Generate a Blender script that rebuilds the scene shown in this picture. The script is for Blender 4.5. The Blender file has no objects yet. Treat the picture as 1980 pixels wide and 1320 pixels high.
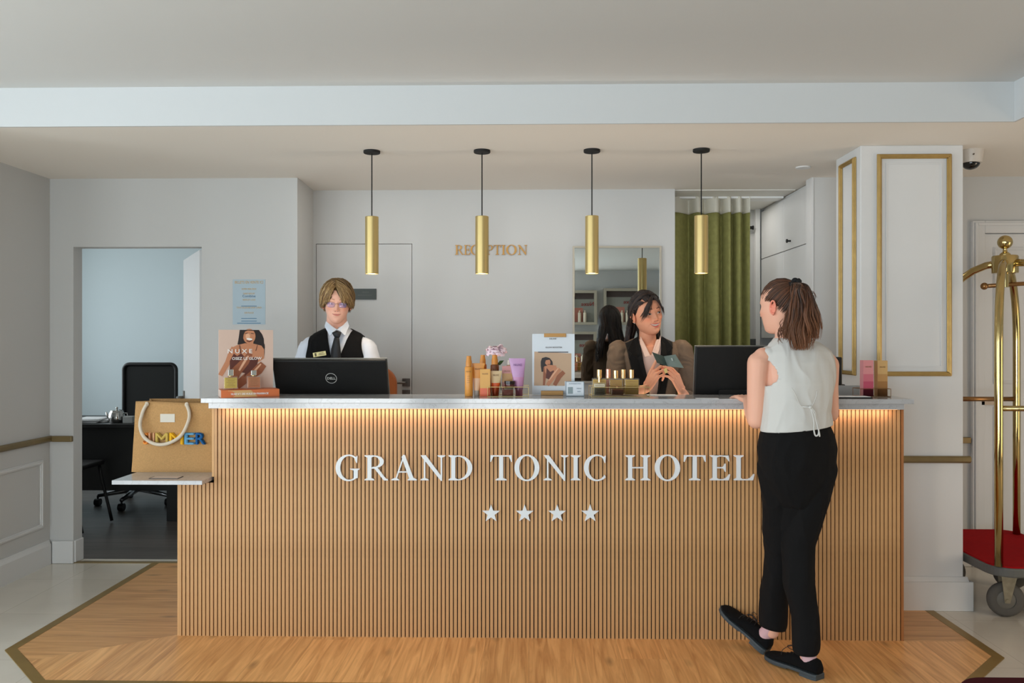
import bpy, bmesh, math, random
import numpy as np
from mathutils import Vector, Matrix, noise
R = math.radians
random.seed(7)
SC = bpy.context.scene
COL = SC.collection

# ---------------------------------------------------------------- camera
YAW, FPX, EYE, DIST = 0.0205, 1600.0, 1.39, 3.85
cam_d = bpy.data.cameras.new('camera'); cam = bpy.data.objects.new('camera', cam_d); COL.objects.link(cam)
cam.location = (0, -DIST, EYE); cam.rotation_euler = (math.pi/2, 0, YAW)
cam_d.sensor_width = 36; cam_d.lens = 36*FPX/1980; cam_d.shift_y = -3/1980; cam_d.clip_start = .05
SC.camera = cam
def W(u, v, y):
    """point on the plane y seen at photo position (u, v)"""
    a, b = (u-990)/FPX, (657-v)/FPX
    dx = a*math.cos(YAW)-math.sin(YAW); dy = a*math.sin(YAW)+math.cos(YAW)
    t = (y+DIST)/dy
    return Vector((dx*t, y, EYE+b*t))
def WX(u, y): return W(u, 657, y).x
def WZ(v, y, u=990): return W(u, v, y).z

# ---------------------------------------------------------------- materials
def lin(c):
    return tuple((x/255/12.92 if x/255 <= .04045 else ((x/255+.055)/1.055)**2.4) for x in c)
MATS = {}
def mat(name, col=(200,200,200), rough=.5, metal=0, spec=.5, emit=None, es=1, trans=0, ior=1.45, bump=0, bscale=200, var=0, vscale=5, sheen=0, coat=0, alpha=1, sss=0, stretch=None, attr=None):
    if name in MATS: return MATS[name]
    m = bpy.data.materials.new(name); m.use_nodes = True
    nt = m.node_tree; b = nt.nodes['Principled BSDF']
    c = (*lin(col), 1)
    b.inputs['Base Color'].default_value = c
    b.inputs['Roughness'].default_value = rough; b.inputs['Metallic'].default_value = metal
    b.inputs['Specular IOR Level'].default_value = spec; b.inputs['IOR'].default_value = ior
    b.inputs['Transmission Weight'].default_value = trans
    b.inputs['Sheen Weight'].default_value = sheen; b.inputs['Coat Weight'].default_value = coat
    b.inputs['Alpha'].default_value = alpha
    if sss:
        b.inputs['Subsurface Weight'].default_value = sss
        b.inputs['Subsurface Radius'].default_value = (.012, .005, .003); b.inputs['Subsurface Scale'].default_value = 1
    if emit: b.inputs['Emission Color'].default_value = (*lin(emit), 1); b.inputs['Emission Strength'].default_value = es
    tc = nt.nodes.new('ShaderNodeTexCoord'); mp = nt.nodes.new('ShaderNodeMapping')
    nt.links.new(tc.outputs['Object'], mp.inputs[0])
    if stretch: mp.inputs['Scale'].default_value = stretch
    src = None
    if attr:
        at = nt.nodes.new('ShaderNodeVertexColor'); at.layer_name = attr
        src = at.outputs[0]; nt.links.new(src, b.inputs['Base Color'])
    if var:
        n = nt.nodes.new('ShaderNodeTexNoise'); n.inputs['Scale'].default_value = vscale; n.inputs['Detail'].default_value = 4
        nt.links.new(mp.outputs[0], n.inputs['Vector'])
        mr = nt.nodes.new('ShaderNodeMapRange'); mr.inputs[1].default_value = .3; mr.inputs[2].default_value = .7
        mr.inputs[3].default_value = 1-var; mr.inputs[4].default_value = 1+var
        nt.links.new(n.outputs[0], mr.inputs[0])
        mx = nt.nodes.new('ShaderNodeVectorMath'); mx.operation = 'SCALE'; mx.inputs[0].default_value = c[:3]
        if src: nt.links.new(src, mx.inputs[0])
        nt.links.new(mr.outputs[0], mx.inputs['Scale']); nt.links.new(mx.outputs[0], b.inputs['Base Color'])
    if bump:
        n = nt.nodes.new('ShaderNodeTexNoise'); n.inputs['Scale'].default_value = bscale; n.inputs['Detail'].default_value = 3
        nt.links.new(mp.outputs[0], n.inputs['Vector'])
        bp = nt.nodes.new('ShaderNodeBump'); bp.inputs['Strength'].default_value = bump; bp.inputs['Distance'].default_value = .002
        nt.links.new(n.outputs[0], bp.inputs['Height']); nt.links.new(bp.outputs[0], b.inputs['Normal'])
    MATS[name] = m
    return m
def wood(name, c1, c2, axis='x', plank=.12, length=1.4, rough=.45, fine=1.0, seam=.35, vary=.12, knots=True):
    """procedural boards: axis = run direction"""
    if name in MATS: return MATS[name]
    m = bpy.data.materials.new(name); m.use_nodes = True; nt = m.node_tree; N = nt.nodes; L = nt.links
    b = N['Principled BSDF']; b.inputs['Roughness'].default_value = rough
    tc = N.new('ShaderNodeTexCoord'); mp = N.new('ShaderNodeMapping'); L.new(tc.outputs['Object'], mp.inputs[0])
    if axis == 'y': mp.inputs['Rotation'].default_value = (0, 0, R(-90))
    if axis == 'z': mp.inputs['Rotation'].default_value = (0, R(90), 0)
    sp = N.new('ShaderNodeSeparateXYZ'); L.new(mp.outputs[0], sp.inputs[0])
    def math_(op, a, bb=None):
        n = N.new('ShaderNodeMath'); n.operation = op
        for i, x in enumerate((a, bb)):
            if x is None: continue
            if isinstance(x, (int, float)): n.inputs[i].default_value = x
            else: L.new(x, n.inputs[i])
        return n.outputs[0]
    across = sp.outputs['Y']
    row = math_('FLOOR', math_('DIVIDE', across, plank))
    wn = N.new('ShaderNodeTexWhiteNoise'); wn.noise_dimensions = '1D'; L.new(row, wn.inputs['W'])
    shift = math_('MULTIPLY', wn.outputs['Value'], 7.3)
    along = math_('ADD', sp.outputs['X'], shift)
    colm = math_('FLOOR', math_('DIVIDE', along, length))
    wn2 = N.new('ShaderNodeTexWhiteNoise'); wn2.noise_dimensions = '2D'
    cv = N.new('ShaderNodeCombineXYZ'); L.new(row, cv.inputs[0]); L.new(colm, cv.inputs[1]); L.new(cv.outputs[0], wn2.inputs['Vector'])
    # grain
    cg = N.new('ShaderNodeCombineXYZ'); L.new(math_('MULTIPLY', along, .9*fine), cg.inputs[0]); L.new(math_('MULTIPLY', across, 14*fine), cg.inputs[1]); L.new(math_('MULTIPLY', wn2.outputs['Value'], 30), cg.inputs[2])
    ng = N.new('ShaderNodeTexNoise'); ng.inputs['Scale'].default_value = 1.6; ng.inputs['Detail'].default_value = 6; ng.inputs['Distortion'].default_value = 1.3
    L.new(cg.outputs[0], ng.inputs['Vector'])
    cr = N.new('ShaderNodeValToRGB'); cr.color_ramp.elements[0].position = .32; cr.color_ramp.elements[1].position = .68
    cr.color_ramp.elements[0].color = (*lin(c2), 1); cr.color_ramp.elements[1].color = (*lin(c1), 1)
    L.new(ng.outputs[0], cr.inputs[0])
    out = cr.outputs[0]
    if knots:
        ck = N.new('ShaderNodeCombineXYZ'); L.new(math_('MULTIPLY', along, 2.2), ck.inputs[0]); L.new(math_('MULTIPLY', across, 6), ck.inputs[1]); L.new(math_('MULTIPLY', wn2.outputs['Value'], 9), ck.inputs[2])
        vo = N.new('ShaderNodeTexVoronoi'); vo.inputs['Scale'].default_value = 1.1; L.new(ck.outputs[0], vo.inputs['Vector'])
        kr = N.new('ShaderNodeMapRange'); kr.inputs[1].default_value = .02; kr.inputs[2].default_value = .16; kr.inputs[3].default_value = .55; kr.inputs[4].default_value = 1
        L.new(vo.outputs['Distance'], kr.inputs[0])
        sc = N.new('ShaderNodeVectorMath'); sc.operation = 'SCALE'; L.new(out, sc.inputs[0]); L.new(kr.outputs[0], sc.inputs['Scale']); out = sc.outputs[0]
    # tone per board
    t = math_('ADD', math_('MULTIPLY', wn2.outputs['Value'], 2*vary), 1-vary)
    fr = math_('FRACT', math_('DIVIDE', across, plank)); ed = math_('MINIMUM', fr, math_('SUBTRACT', 1, fr))
    edge = N.new('ShaderNodeMapRange'); edge.inputs[1].default_value = 0; edge.inputs[2].default_value = .0018/plank; edge.inputs[3].default_value = 1-seam; edge.inputs[4].default_value = 1
    L.new(ed, edge.inputs[0])
    fa = math_('FRACT', math_('DIVIDE', along, length)); e2 = N.new('ShaderNodeMapRange'); e2.inputs[1].default_value = 0; e2.inputs[2].default_value = .002/length; e2.inputs[3].default_value = 1-seam; e2.inputs[4].default_value = 1
    L.new(fa, e2.inputs[0])
    t = math_('MULTIPLY', math_('MULTIPLY', t, edge.outputs[0]), e2.outputs[0])
    sc = N.new('ShaderNodeVectorMath'); sc.operation = 'SCALE'; L.new(out, sc.inputs[0]); L.new(t, sc.inputs['Scale'])
    L.new(sc.outputs[0], b.inputs['Base Color'])
    MATS[name] = m; return m

# ---------------------------------------------------------------- mesh builder
class MB:
    def __init__(s): s.v = []; s.f = []; s.m = []; s.cur = 0
    def mi(s, i): s.cur = i; return s
    def add(s, vs, fs):
        o = len(s.v); s.v += [tuple(p) for p in vs]; s.f += [tuple(o+i for i in f) for f in fs]; s.m += [s.cur]*len(fs); return s
    def box(s, a, b):
        x0, y0, z0 = a; x1, y1, z1 = b
        if x0 > x1: x0, x1 = x1, x0
        if y0 > y1: y0, y1 = y1, y0
        if z0 > z1: z0, z1 = z1, z0
        return s.add([(x0,y0,z0),(x1,y0,z0),(x1,y1,z0),(x0,y1,z0),(x0,y0,z1),(x1,y0,z1),(x1,y1,z1),(x0,y1,z1)],
                     [(0,3,2,1),(4,5,6,7),(0,1,5,4),(1,2,6,5),(2,3,7,6),(3,0,4,7)])
    def obox(s, M, a, b):
        n = len(s.v); s.box(a, b)
        for i in range(n, len(s.v)): s.v[i] = tuple(M @ Vector(s.v[i]))
        return s
    def rings(s, rs, cap=True, closed=False):
        n = len(rs[0]); o = len(s.v)
        for r in rs: s.v += [tuple(p) for p in r]
        k = len(rs)
        for i in range(k if closed else k-1):
            for j in range(n):
                a = o+i*n+j; b_ = o+i*n+(j+1) % n; c = o+((i+1) % k)*n+(j+1) % n; d = o+((i+1) % k)*n+j
                s.f.append((a, b_, c, d)); s.m.append(s.cur)
        if cap and not closed:
            s.f.append(tuple(o+j for j in reversed(range(n)))); s.m.append(s.cur)
            s.f.append(tuple(o+(k-1)*n+j for j in range(n))); s.m.append(s.cur)
        return s
    def tube(s, path, rad, n=10, cap=True, flat=1.0, closed=False, up=None):
        P = [Vector(p) for p in path]; k = len(P)
        if not hasattr(rad, '__len__'): rad = [rad]*k
        ref = Vector(up) if up else None; rs = []; prev = None
        for i in range(k):
            if closed: t = P[(i+1) % k]-P[i-1]
            else: t = P[min(i+1, k-1)]-P[max(i-1, 0)]
            if t.length < 1e-9: t = Vector((0,0,1))
            t.normalize()
            if prev is None:
                a = ref if ref else (Vector((0,0,1)) if abs(t.z) < .9 else Vector((1,0,0)))
                x = (a-t*a.dot(t)).normalized()
            else:
                x = prev-t*prev.dot(t)
                x = x.normalized() if x.length > 1e-6 else prev
            prev = x; y = t.cross(x)
            r = rad[i]
            rs.append([P[i]+x*(r*math.cos(2*math.pi*j/n))+y*(r*flat*math.sin(2*math.pi*j/n)) for j in range(n)])
        return s.rings(rs, cap=cap, closed=closed)
    def cyl(s, a, b, r, r2=None, n=24): return s.tube([a, b], [r, r if r2 is None else r2], n)
    def lathe(s, c, prof, n=28, ax='z'):
        c = Vector(c); rs = []
        for r, h in prof:
            ring = []
            for j in range(n):
                t = 2*math.pi*j/n
                p = (r*math.cos(t), r*math.sin(t), h) if ax == 'z' else ((r*math.cos(t), h, -r*math.sin(t)) if ax == 'y' else (h, r*math.cos(t), r*math.sin(t)))
                ring.append(c+Vector(p))
            rs.append(ring)
        return s.rings(rs)
    def ell(s, c, r, rot=None, n=16, m=10):
        c = Vector(c)
        if not hasattr(r, '__len__'): r = (r, r, r)
        M = rot.to_matrix() if hasattr(rot, 'to_matrix') else (rot if rot is not None else Matrix.Identity(3))
        rs = []
        for i in range(m+1):
            ph = math.pi*i/m; k = max(math.sin(ph), .02)
            rs.append([c+M @ Vector((r[0]*k*math.cos(2*math.pi*j/n), r[1]*k*math.sin(2*math.pi*j/n), -r[2]*math.cos(ph))) for j in range(n)])
        return s.rings(rs)
    def prism(s, poly, y0, y1, plane='xz'):
        """poly in x-z (facing -y), extruded y0..y1 ; plane 'xy' extrudes z, 'yz' extrudes x"""
        f = {'xz': lambda p, h: (p[0], h, p[1]), 'xy': lambda p, h: (p[0], p[1], h), 'yz': lambda p, h: (h, p[0], p[1])}[plane]
        n = len(poly); o = len(s.v)
        s.v += [f(p, y0) for p in poly]+[f(p, y1) for p in poly]
        s.f.append(tuple(o+i for i in range(n))); s.f.append(tuple(o+n+i for i in reversed(range(n)))); s.m += [s.cur]*2
        for i in range(n):
            j = (i+1) % n; s.f.append((o+i, o+n+i, o+n+j, o+j)); s.m.append(s.cur)
        return s
    def text(s, txt, size, org, depth=.0006, align='LEFT', M=None, sx=1.0, bold=0):
        """flat lettering in the x-z plane facing -y, org = baseline point"""
        cu = bpy.data.curves.new('t', 'FONT'); cu.body = txt; cu.size = size; cu.align_x = align; cu.extrude = depth/2; cu.offset = bold
        cu.resolution_u = 2
        ob = bpy.data.objects.new('t', cu); COL.objects.link(ob); dg = bpy.context.evaluated_depsgraph_get(); dg.update()
        me = bpy.data.meshes.new_from_object(ob.evaluated_get(dg))
        org = Vector(org); vs = []
        for v in me.vertices:
            p = Vector((v.co.x*sx, -v.co.z, v.co.y))
            if M is not None: p = M @ p
            vs.append(p+org)
        s.add(vs, [tuple(p.vertices) for p in me.polygons])
        bpy.data.objects.remove(ob); bpy.data.curves.remove(cu); bpy.data.meshes.remove(me)
        return s
    def build(s, name, mats, parent=None, org=None, smooth=False, bev=0, bseg=2, fix=True, world=False, auto=None):
        me = bpy.data.meshes.new(name)
        vs = s.v
        off = None
        if parent is not None and world: off = parent.matrix_basis.inverted()
        elif org is not None: off = Matrix.Translation(-Vector(org))
        if off is not None: vs = [tuple(off @ Vector(p)) for p in vs]
        me.from_pydata(vs, [], s.f)
        if not isinstance(mats, (list, tuple)): mats = [mats]
        for m_ in mats: me.materials.append(m_)
        me.polygons.foreach_set('material_index', s.m)
        if fix:
            bm = bmesh.new(); bm.from_mesh(me); bmesh.ops.recalc_face_normals(bm, faces=bm.faces); bm.to_mesh(me); bm.free()
        if smooth:
            me.polygons.foreach_set('use_smooth', [True]*len(me.polygons))
            if auto: me.set_sharp_from_angle(angle=R(auto))
        me.update()
        ob = bpy.data.objects.new(name, me); COL.objects.link(ob)
        if org is not None and parent is None: ob.location = org
        if parent is not None: ob.parent = parent
        if bev:
            md = ob.modifiers.new('b', 'BEVEL'); md.width = bev; md.segments = bseg; md.limit_method = 'ANGLE'; md.angle_limit = R(40); md.harden_normals = False
        return ob

def tag(o, label, cat, group=None):
    o['label'] = label; o['category'] = cat
    if group: o['group'] = group
    return o
def thing(name, label, cat, loc=(0,0,0), rotz=0, group=None):
    o = bpy.data.objects.new(name, None); COL.objects.link(o); o.location = loc; o.rotation_euler = (0, 0, rotz)
    o.matrix_basis = Matrix.Translation(Vector(loc)) @ Matrix.Rotation(rotz, 4, 'Z')
    o.empty_display_size = .05
    return tag(o, label, cat, group)
def struct(o, kind='structure'): o['kind'] = kind; return o
def rot3(x=0, y=0, z=0): return Matrix.Rotation(R(z), 3, 'Z') @ Matrix.Rotation(R(y), 3, 'Y') @ Matrix.Rotation(R(x), 3, 'X')
# ================================================================= MATERIALS
PAINT = mat('wall_paint', (199,199,197), .75, bump=.12, bscale=260)
PAINT2 = mat('wall_paint_satin', (214,214,213), .5, bump=.05, bscale=200)
CEILP = mat('ceiling_paint', (212,212,210), .85, bump=.1, bscale=180)
CEILQ = mat('ceiling_paint_lit', (240,234,225), .85, bump=.1, bscale=180)  # low ceiling's paint made lighter in place of missing bounce light
BRONZE = mat('bronze_trim', (126,108,72), .45, .35, var=.12, vscale=9)
GOLD = mat('gold_moulding', (186,156,98), .36, .75, var=.08, vscale=20)
BRASS = mat('polished_brass', (194,172,118), .14, 1, var=.1, vscale=8)
BRASSL = mat('satin_brass', (204,180,122), .42, .85)
BLACK = mat('black_plastic', (16,16,16), .45)
BLACKM = mat('black_matt', (24,23,22), .7)
CHROME = mat('chrome', (190,188,184), .15, 1)
STEEL = mat('brushed_steel', (110,104,98), .35, .9)
WHITE = mat('white_gloss', (232,232,230), .3)
WHITEP = mat('white_paper', (228,229,230), .7)
SLAT = wood('slat_oak', (212,163,110), (186,139,89), 'z', .0187, 9, .5, fine=1.2, seam=0, vary=.075, knots=False)
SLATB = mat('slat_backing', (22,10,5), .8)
OAKX = wood('oak_floor_across', (218,166,108), (184,132,80), 'x', .2, 2.6, .38, seam=.3, vary=.06, fine=1.5)
OAKY = wood('oak_floor_along', (236,182,118), (194,138,82), 'y', .2, 2.6, .36, seam=.3, vary=.08, fine=1.5)
GREYW = wood('office_floor_boards', (92,84,78), (70,64,60), 'x', .15, 1.4, .4, knots=False)
GREEN = mat('green_velvet', (142,140,84), .75, spec=.3, var=.12, vscale=30)
def marble():
    m = mat('white_marble', (188,189,191), .12, spec=.5); nt = m.node_tree; b = nt.nodes['Principled BSDF']
    tc = nt.nodes.new('ShaderNodeTexCoord'); n = nt.nodes.new('ShaderNodeTexNoise'); n.inputs['Scale'].default_value = 9; n.inputs['Detail'].default_value = 8; n.inputs['Distortion'].default_value = 2.4
    nt.links.new(tc.outputs['Object'], n.inputs['Vector'])
    cr = nt.nodes.new('ShaderNodeValToRGB'); e = cr.color_ramp.elements; c0 = (*lin((178,179,181)), 1)
    e[0].position = .44; e[0].color = c0; e[1].position = .56; e[1].color = (*lin((182,183,185)), 1)
    for p, c in ((.480, (178,179,181)), (.492, (160,159,160)), (.502, (180,181,183))):
        x = cr.color_ramp.elements.new(p); x.color = (*lin(c), 1)
    nt.links.new(n.outputs[0], cr.inputs[0]); nt.links.new(cr.outputs[0], b.inputs['Base Color']); return m
MARBLE = marble()
def tilemat():
    m = mat('cream_floor_tile', (206,200,188), .12, spec=.5); nt = m.node_tree; b = nt.nodes['Principled BSDF']
    tc = nt.nodes.new('ShaderNodeTexCoord'); mp = nt.nodes.new('ShaderNodeMapping'); nt.links.new(tc.outputs['Object'], mp.inputs[0])
    mp.inputs['Location'].default_value = (.28, .3, 0)
    br = nt.nodes.new('ShaderNodeTexBrick'); br.offset = 0; br.inputs['Scale'].default_value = 1; br.inputs['Brick Width'].default_value = .6; br.inputs['Row Height'].default_value = .6
    br.inputs['Mortar Size'].default_value = .0012; br.inputs['Mortar Smooth'].default_value = .3
    br.inputs['Color1'].default_value = (*lin((214,207,194)), 1); br.inputs['Color2'].default_value = (*lin((208,201,188)), 1); br.inputs['Mortar'].default_value = (*lin((176,166,150)), 1)
    nt.links.new(mp.outputs[0], br.inputs['Vector'])
    n = nt.nodes.new('ShaderNodeTexNoise'); n.inputs['Scale'].default_value = 3; n.inputs['Detail'].default_value = 8; nt.links.new(mp.outputs[0], n.inputs['Vector'])
    mr = nt.nodes.new('ShaderNodeMapRange'); mr.inputs[1].default_value = .3; mr.inputs[2].default_value = .7; mr.inputs[3].default_value = .93; mr.inputs[4].default_value = 1.04; nt.links.new(n.outputs[0], mr.inputs[0])
    sc = nt.nodes.new('ShaderNodeVectorMath'); sc.operation = 'SCALE'; nt.links.new(br.outputs[0], sc.inputs[0]); nt.links.new(mr.outputs[0], sc.inputs['Scale'])
    nt.links.new(sc.outputs[0], b.inputs['Base Color']); return m
TILE = tilemat()

# ================================================================= ROOM SHELL
CL, CH = 2.394, 2.577          # low and high ceiling
YL, YB, YR = 1.25, 1.68, 1.30  # left wall face, back wall face, right wall face
XL = -2.987
def sbox(name, a, b, m, **k): return struct(MB().box(a, b).build(name, m, **k))
struct(MB().box((-6.1,-7.1,-.1), (4.6,YL+.1,0)).box((-1.44,YL+.1,-.1), (4.6,3.0,0)).build('floor', TILE))
struct(MB().box((-5,YL+.1,-.1), (-1.44,4.4,0)).build('floor_office', GREYW))
# wood inset: three mitred zones inside a bronze border
bx0, bx1, byf, byb = -2.345, 2.075, -.56, YL
cut = .355
inner = lambda d: [(bx0+d, byb), (bx0+d, -.195+d*.41), (bx0+cut+d*.41, byf+d), (bx1-cut-d*.41, byf+d), (bx1-d, -.195+d*.41), (bx1-d, byb)]
O = inner(0); I = inner(.045)
bd = MB()
for i in range(5):
    bd.prism([O[i], O[i+1], I[i+1], I[i]], 0.0, .004, 'xy')
struct(bd.build('floor_border', mat('border_brass', (150,122,66), .4, .5, var=.12, vscale=6)))
cxl, cxr = -1.645, 1.715
struct(MB().prism([I[0], I[1], (I[1][0]+.14, I[1][1]-.14), (cxl, 0.02), (cxl, byb)], 0.0, .003, 'xy').prism([(I[4][0], 0.0), I[5], (cxr, byb), (cxr, 0.0)], 0.0, .003, 'xy')
       .prism([(cxl,.02),(cxr,.02),(cxr,byb),(cxl,byb)], 0.0, .003, 'xy').build('floor_inset', OAKX))
struct(MB().prism([(I[1][0]+.14, I[1][1]-.14), I[2], I[3], I[4], (I[4][0], 0.0), (cxr,0), (cxr,.02), (cxl,.02)], 0.0, .003, 'xy').build('floor_inset_front', OAKY))
# ceilings
struct(MB().box((-6.1,.012,CL), (4.6,4.5,2.75)).box((2.242,-7.1,CL), (4.6,.0119,2.75)).build('ceiling_low', CEILQ))
struct(MB().box((-6.1,0,CL), (2.242,.0118,CH+.01)).box((2.23,-7.1,CL), (2.2418,-.0002,CH+.01)).build('ceiling_beam', mat('beam_paint', (204,206,206), .8, bump=.1, bscale=180)))
struct(MB().box((-6.1,-7.1,CH), (2.23,0,2.75)).build('ceiling', CEILP))
# lobby walls round the camera, with tall daylight windows (openings)
def wall_with_windows(name, axis, pos, th, lo, hi, wins, top=2.75):
    """axis 'x': wall lies in plane x=pos running along y"""
    mb = MB(); z0, z1 = .35, 2.45
    def bx(a, b, za, zb):
        if axis == 'x': mb.box((pos, a, za), (pos+th, b, zb))
        else: mb.box((a, pos, za), (b, pos+th, zb))
    cur = lo
    for a, b in wins:
        bx(cur, a, 0, top); bx(a, b, 0, z0); bx(a, b, z1, top); cur = b
    bx(cur, hi, 0, top)
    return struct(mb.build(name, PAINT))
wall_with_windows('wall_lobby_left', 'x', -6.1, .1, -7.1, -.2, [(-6.2,-4.6), (-3.9,-2.3), (-1.8,-.45)])
wall_with_windows('wall_lobby_rear', 'y', -7.1, .1, -6.1, 4.6, [(-5.4,-3.8), (-3.1,-1.5), (-.9,.2)])
sbox('wall_lobby_right', (4.5,-7.1,0), (4.6,3,2.75), PAINT)
sbox('wall_lobby_side', (-6.1,-.3,0), (XL-.12,-.2,2.75), PAINT)
# left wall (perpendicular), rail, panel moulding, baseboard
struct(MB().box((XL-.12,-.3,0), (XL,YL+.1,CL)).build('wall_left', PAINT))
RZ0, RZ1 = .757, .793
def rail_profile(t=.022): return [(0,RZ0), (t*.55,RZ0), (t,RZ0+.010), (t,RZ1-.008), (t*.7,RZ1), (0,RZ1)]
r = MB(); r.prism([(p[0]+XL, p[1]) for p in rail_profile()], -.3, YL-.0, 'xz')
struct(r.build('trim_1', BRONZE))
r = MB().box((XL+.022, YL-.024, RZ0), (WX(142,YL), YL, RZ1))
struct(r.build('trim_2', BRONZE, bev=.004))
def frame(mb, x0, x1, z0, z1, y, w, d, plane='xz', sgn=-1, steps=((0,1,.55),(.3,.7,1.0))):
    """picture-frame moulding: rectangular ring with stepped profile"""
    for a, b, h in steps:
        o, i = w*a, w*b
        A = (x0+o, x1-o, z0+o, z1-o); B = (x0+i, x1-i, z0+i, z1-i)
        hh = d*h
        for q in ([(A[0],A[2]),(B[0],B[2]),(B[0],B[3]),(A[0],A[3])], [(A[1],A[2]),(A[1],A[3]),(B[1],B[3]),(B[1],B[2])],
                  [(A[0],A[3]),(B[0],B[3]),(B[1],B[3]),(A[1],A[3])], [(A[0],A[2]),(A[1],A[2]),(B[1],B[2]),(B[0],B[2])]):
            mb.prism(q, y+sgn*hh, y, plane)
    return mb
mb = MB(); frame(mb, .42, WX(0,1)*0+1.17, .235, .655, XL, .028, .014, 'yz', 1)
struct(mb.build('trim_3', PAINT2, bev=.002))
def base_prof(h=.15, t=.022): return [(0,0), (t,0), (t,h-.03), (t*.55,h-.012), (t*.4,h), (0,h)]
struct(MB().prism([(p[0]+XL, p[1]) for p in base_prof()], -.3, YL-.022, 'xz').build('baseboard_left', PAINT2))
x142 = WX(142, YL); x390 = WX(390, YL); x575 = WX(575, YL); DTOP = WZ(477, YL, 300)
# wall with the office doorway; its block returns to the back wall
mb = MB().box((XL,YL,0), (x142,YL+.1,CL)).box((x390,YL,0), (x575,YL+.1,CL)).box((x142,YL,DTOP), (x390,YL+.1,CL))
mb.prism([(x575-.1,YL+.1),(x575,YL+.1),(x575-.018,YB+.1),(x575-.1,YB+.1)], 0, CL, 'xy')
struct(mb.build('wall_doorway', PAINT))
struct(MB().box((XL+.022,YL-.02,0), (x142+.006,YL,.14)).box((x142-.002,YL+.0005,0), (x142+.012,YL+.1,.1395)).build('baseboard_doorway', PAINT2, bev=.006))
struct(MB().box((x142,YL+.0,0), (x390,YL+.03,.006)).build('trim_4', BRONZE))
# office room
sbox('wall_office_far', (-5,4.3,0), (-1.3,4.4,2.75), mat('office_paint', (205,218,222), .8))
sbox('wall_office_left', (-5,YL+.1,0), (-4.9,4.3,2.75), PAINT)
sbox('wall_office_right', (-1.54,YB+.1,0), (-1.44,4.3,2.75), PAINT)
# office door leaf, opened inwards
hx, hy = x390-.012, YL+.1
ang = math.atan2(.70, -.40)
dr = thing('door_1', 'white panel door standing open into the office', 'door', (hx, hy, 0), ang); struct(dr); del dr['category']; del dr['label']
MB().box((0,0,.008), (.78,.04,DTOP-.01)).build('door_leaf', PAINT2, dr, bev=.002)
for k, z in enumerate((1.83, 1.63, .25)):
    MB().box((-.014,-.012,z), (.03,.006,z+.1)).cyl((-.01,-.012,z-.004), (-.01,-.012,z+.104), .007, n=10).build('hinge', BLACKM, dr)
hn = MB().box((.70,-0.008,.9), (.75,.048,1.03)).cyl((.725,-.05,.985), (.725,.09,.985), .009, n=12)
hn.tube([(.725,.085,.985),(.7,.09,.985),(.61,.09,.985)], .009, 10); hn.tube([(.725,-.045,.985),(.7,-.05,.985),(.61,-.05,.985)], .009, 10)
hn.build('handle', STEEL, dr, smooth=True, auto=40)
# back wall with flush service door and opening to the niche on the right
xb1 = WX(1305, YB); dx0, dx1, dz = WX(611,YB), WX(797,YB), WZ(471,YB,700)
mb = MB().box((x575-.018,YB,0), (dx0,YB+.12,CL)).box((dx1,YB,0), (xb1,YB+.12,CL)).box((dx0,YB,dz), (dx1,YB+.12,CL))
struct(mb.build('wall_back', PAINT))
d2 = thing('door_2', '', '', (dx0, YB, 0)); struct(d2); del d2['category']; del d2['label']
g = .0035
MB().box((dx0+g,YB+.001,.01), (dx1-g,YB+.04,dz-g)).build('door_leaf', PAINT, d2, world=True)
MB().box((dx0-.0,YB+.042,0), (dx1,YB+.06,dz)).build('gap_shade_sheet', mat('gap_shade', (60,52,44), .9), d2, world=True)  # dark sheet behind the leaf, its colour stands for shade in the gaps
hx0 = WX(785.5, YB); hz = WZ(739, YB, 785)
h = MB().box((hx0-.026,YB-.008,hz-.026), (hx0+.026,YB+.001,hz+.026)).cyl((hx0,YB-.05,hz), (hx0,YB,hz), .009, n=14).tube([(hx0,YB-.045,hz),(hx0-.03,YB-.05,hz),(hx0-.125,YB-.05,hz)], .008, 10)
h.box((hx0-.026,YB-.008,hz-.10), (hx0+.026,YB+.001,hz-.05)).cyl((hx0,YB-.014,hz-.075), (hx0,YB,hz-.075), .01, n=14)
h.build('handle', STEEL, d2, world=True)
# room behind the opening
CL2 = 2.44
sbox('wall_niche_far', (.7,2.55,0), (2.6,2.65,2.75), PAINT)
struct(MB().box((xb1+.002,YB+.022,CL-.006), (1.775,2.549,CL-.001)).build('ceiling_niche', mat('ceiling_white', (232,230,224), .8)))
sbox('wall_niche_left', (.70,YB+.12,0), (.80,2.55,2.75), PAINT)
sbox('wall_right', (1.757,YR,0), (4.5,YR+.1,CL), PAINT)
struct(MB().prism([(1.745,YR-.004),(1.757,YR-.004),(1.757,YR+.1),(1.745,YR+.1)], 0, CL, 'xy').build('trim_5', PAINT2))
# door casing on the far niche wall
struct(MB().box((WX(1461,2.5),2.50,0), (WX(1470,2.5),2.55,WZ(400,2.5,1465))).box((WX(1470,2.5),2.52,WZ(404,2.5,1465)), (2.2,2.55,WZ(400,2.5,1465))).build('trim_6', WHITE, bev=.003))
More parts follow.
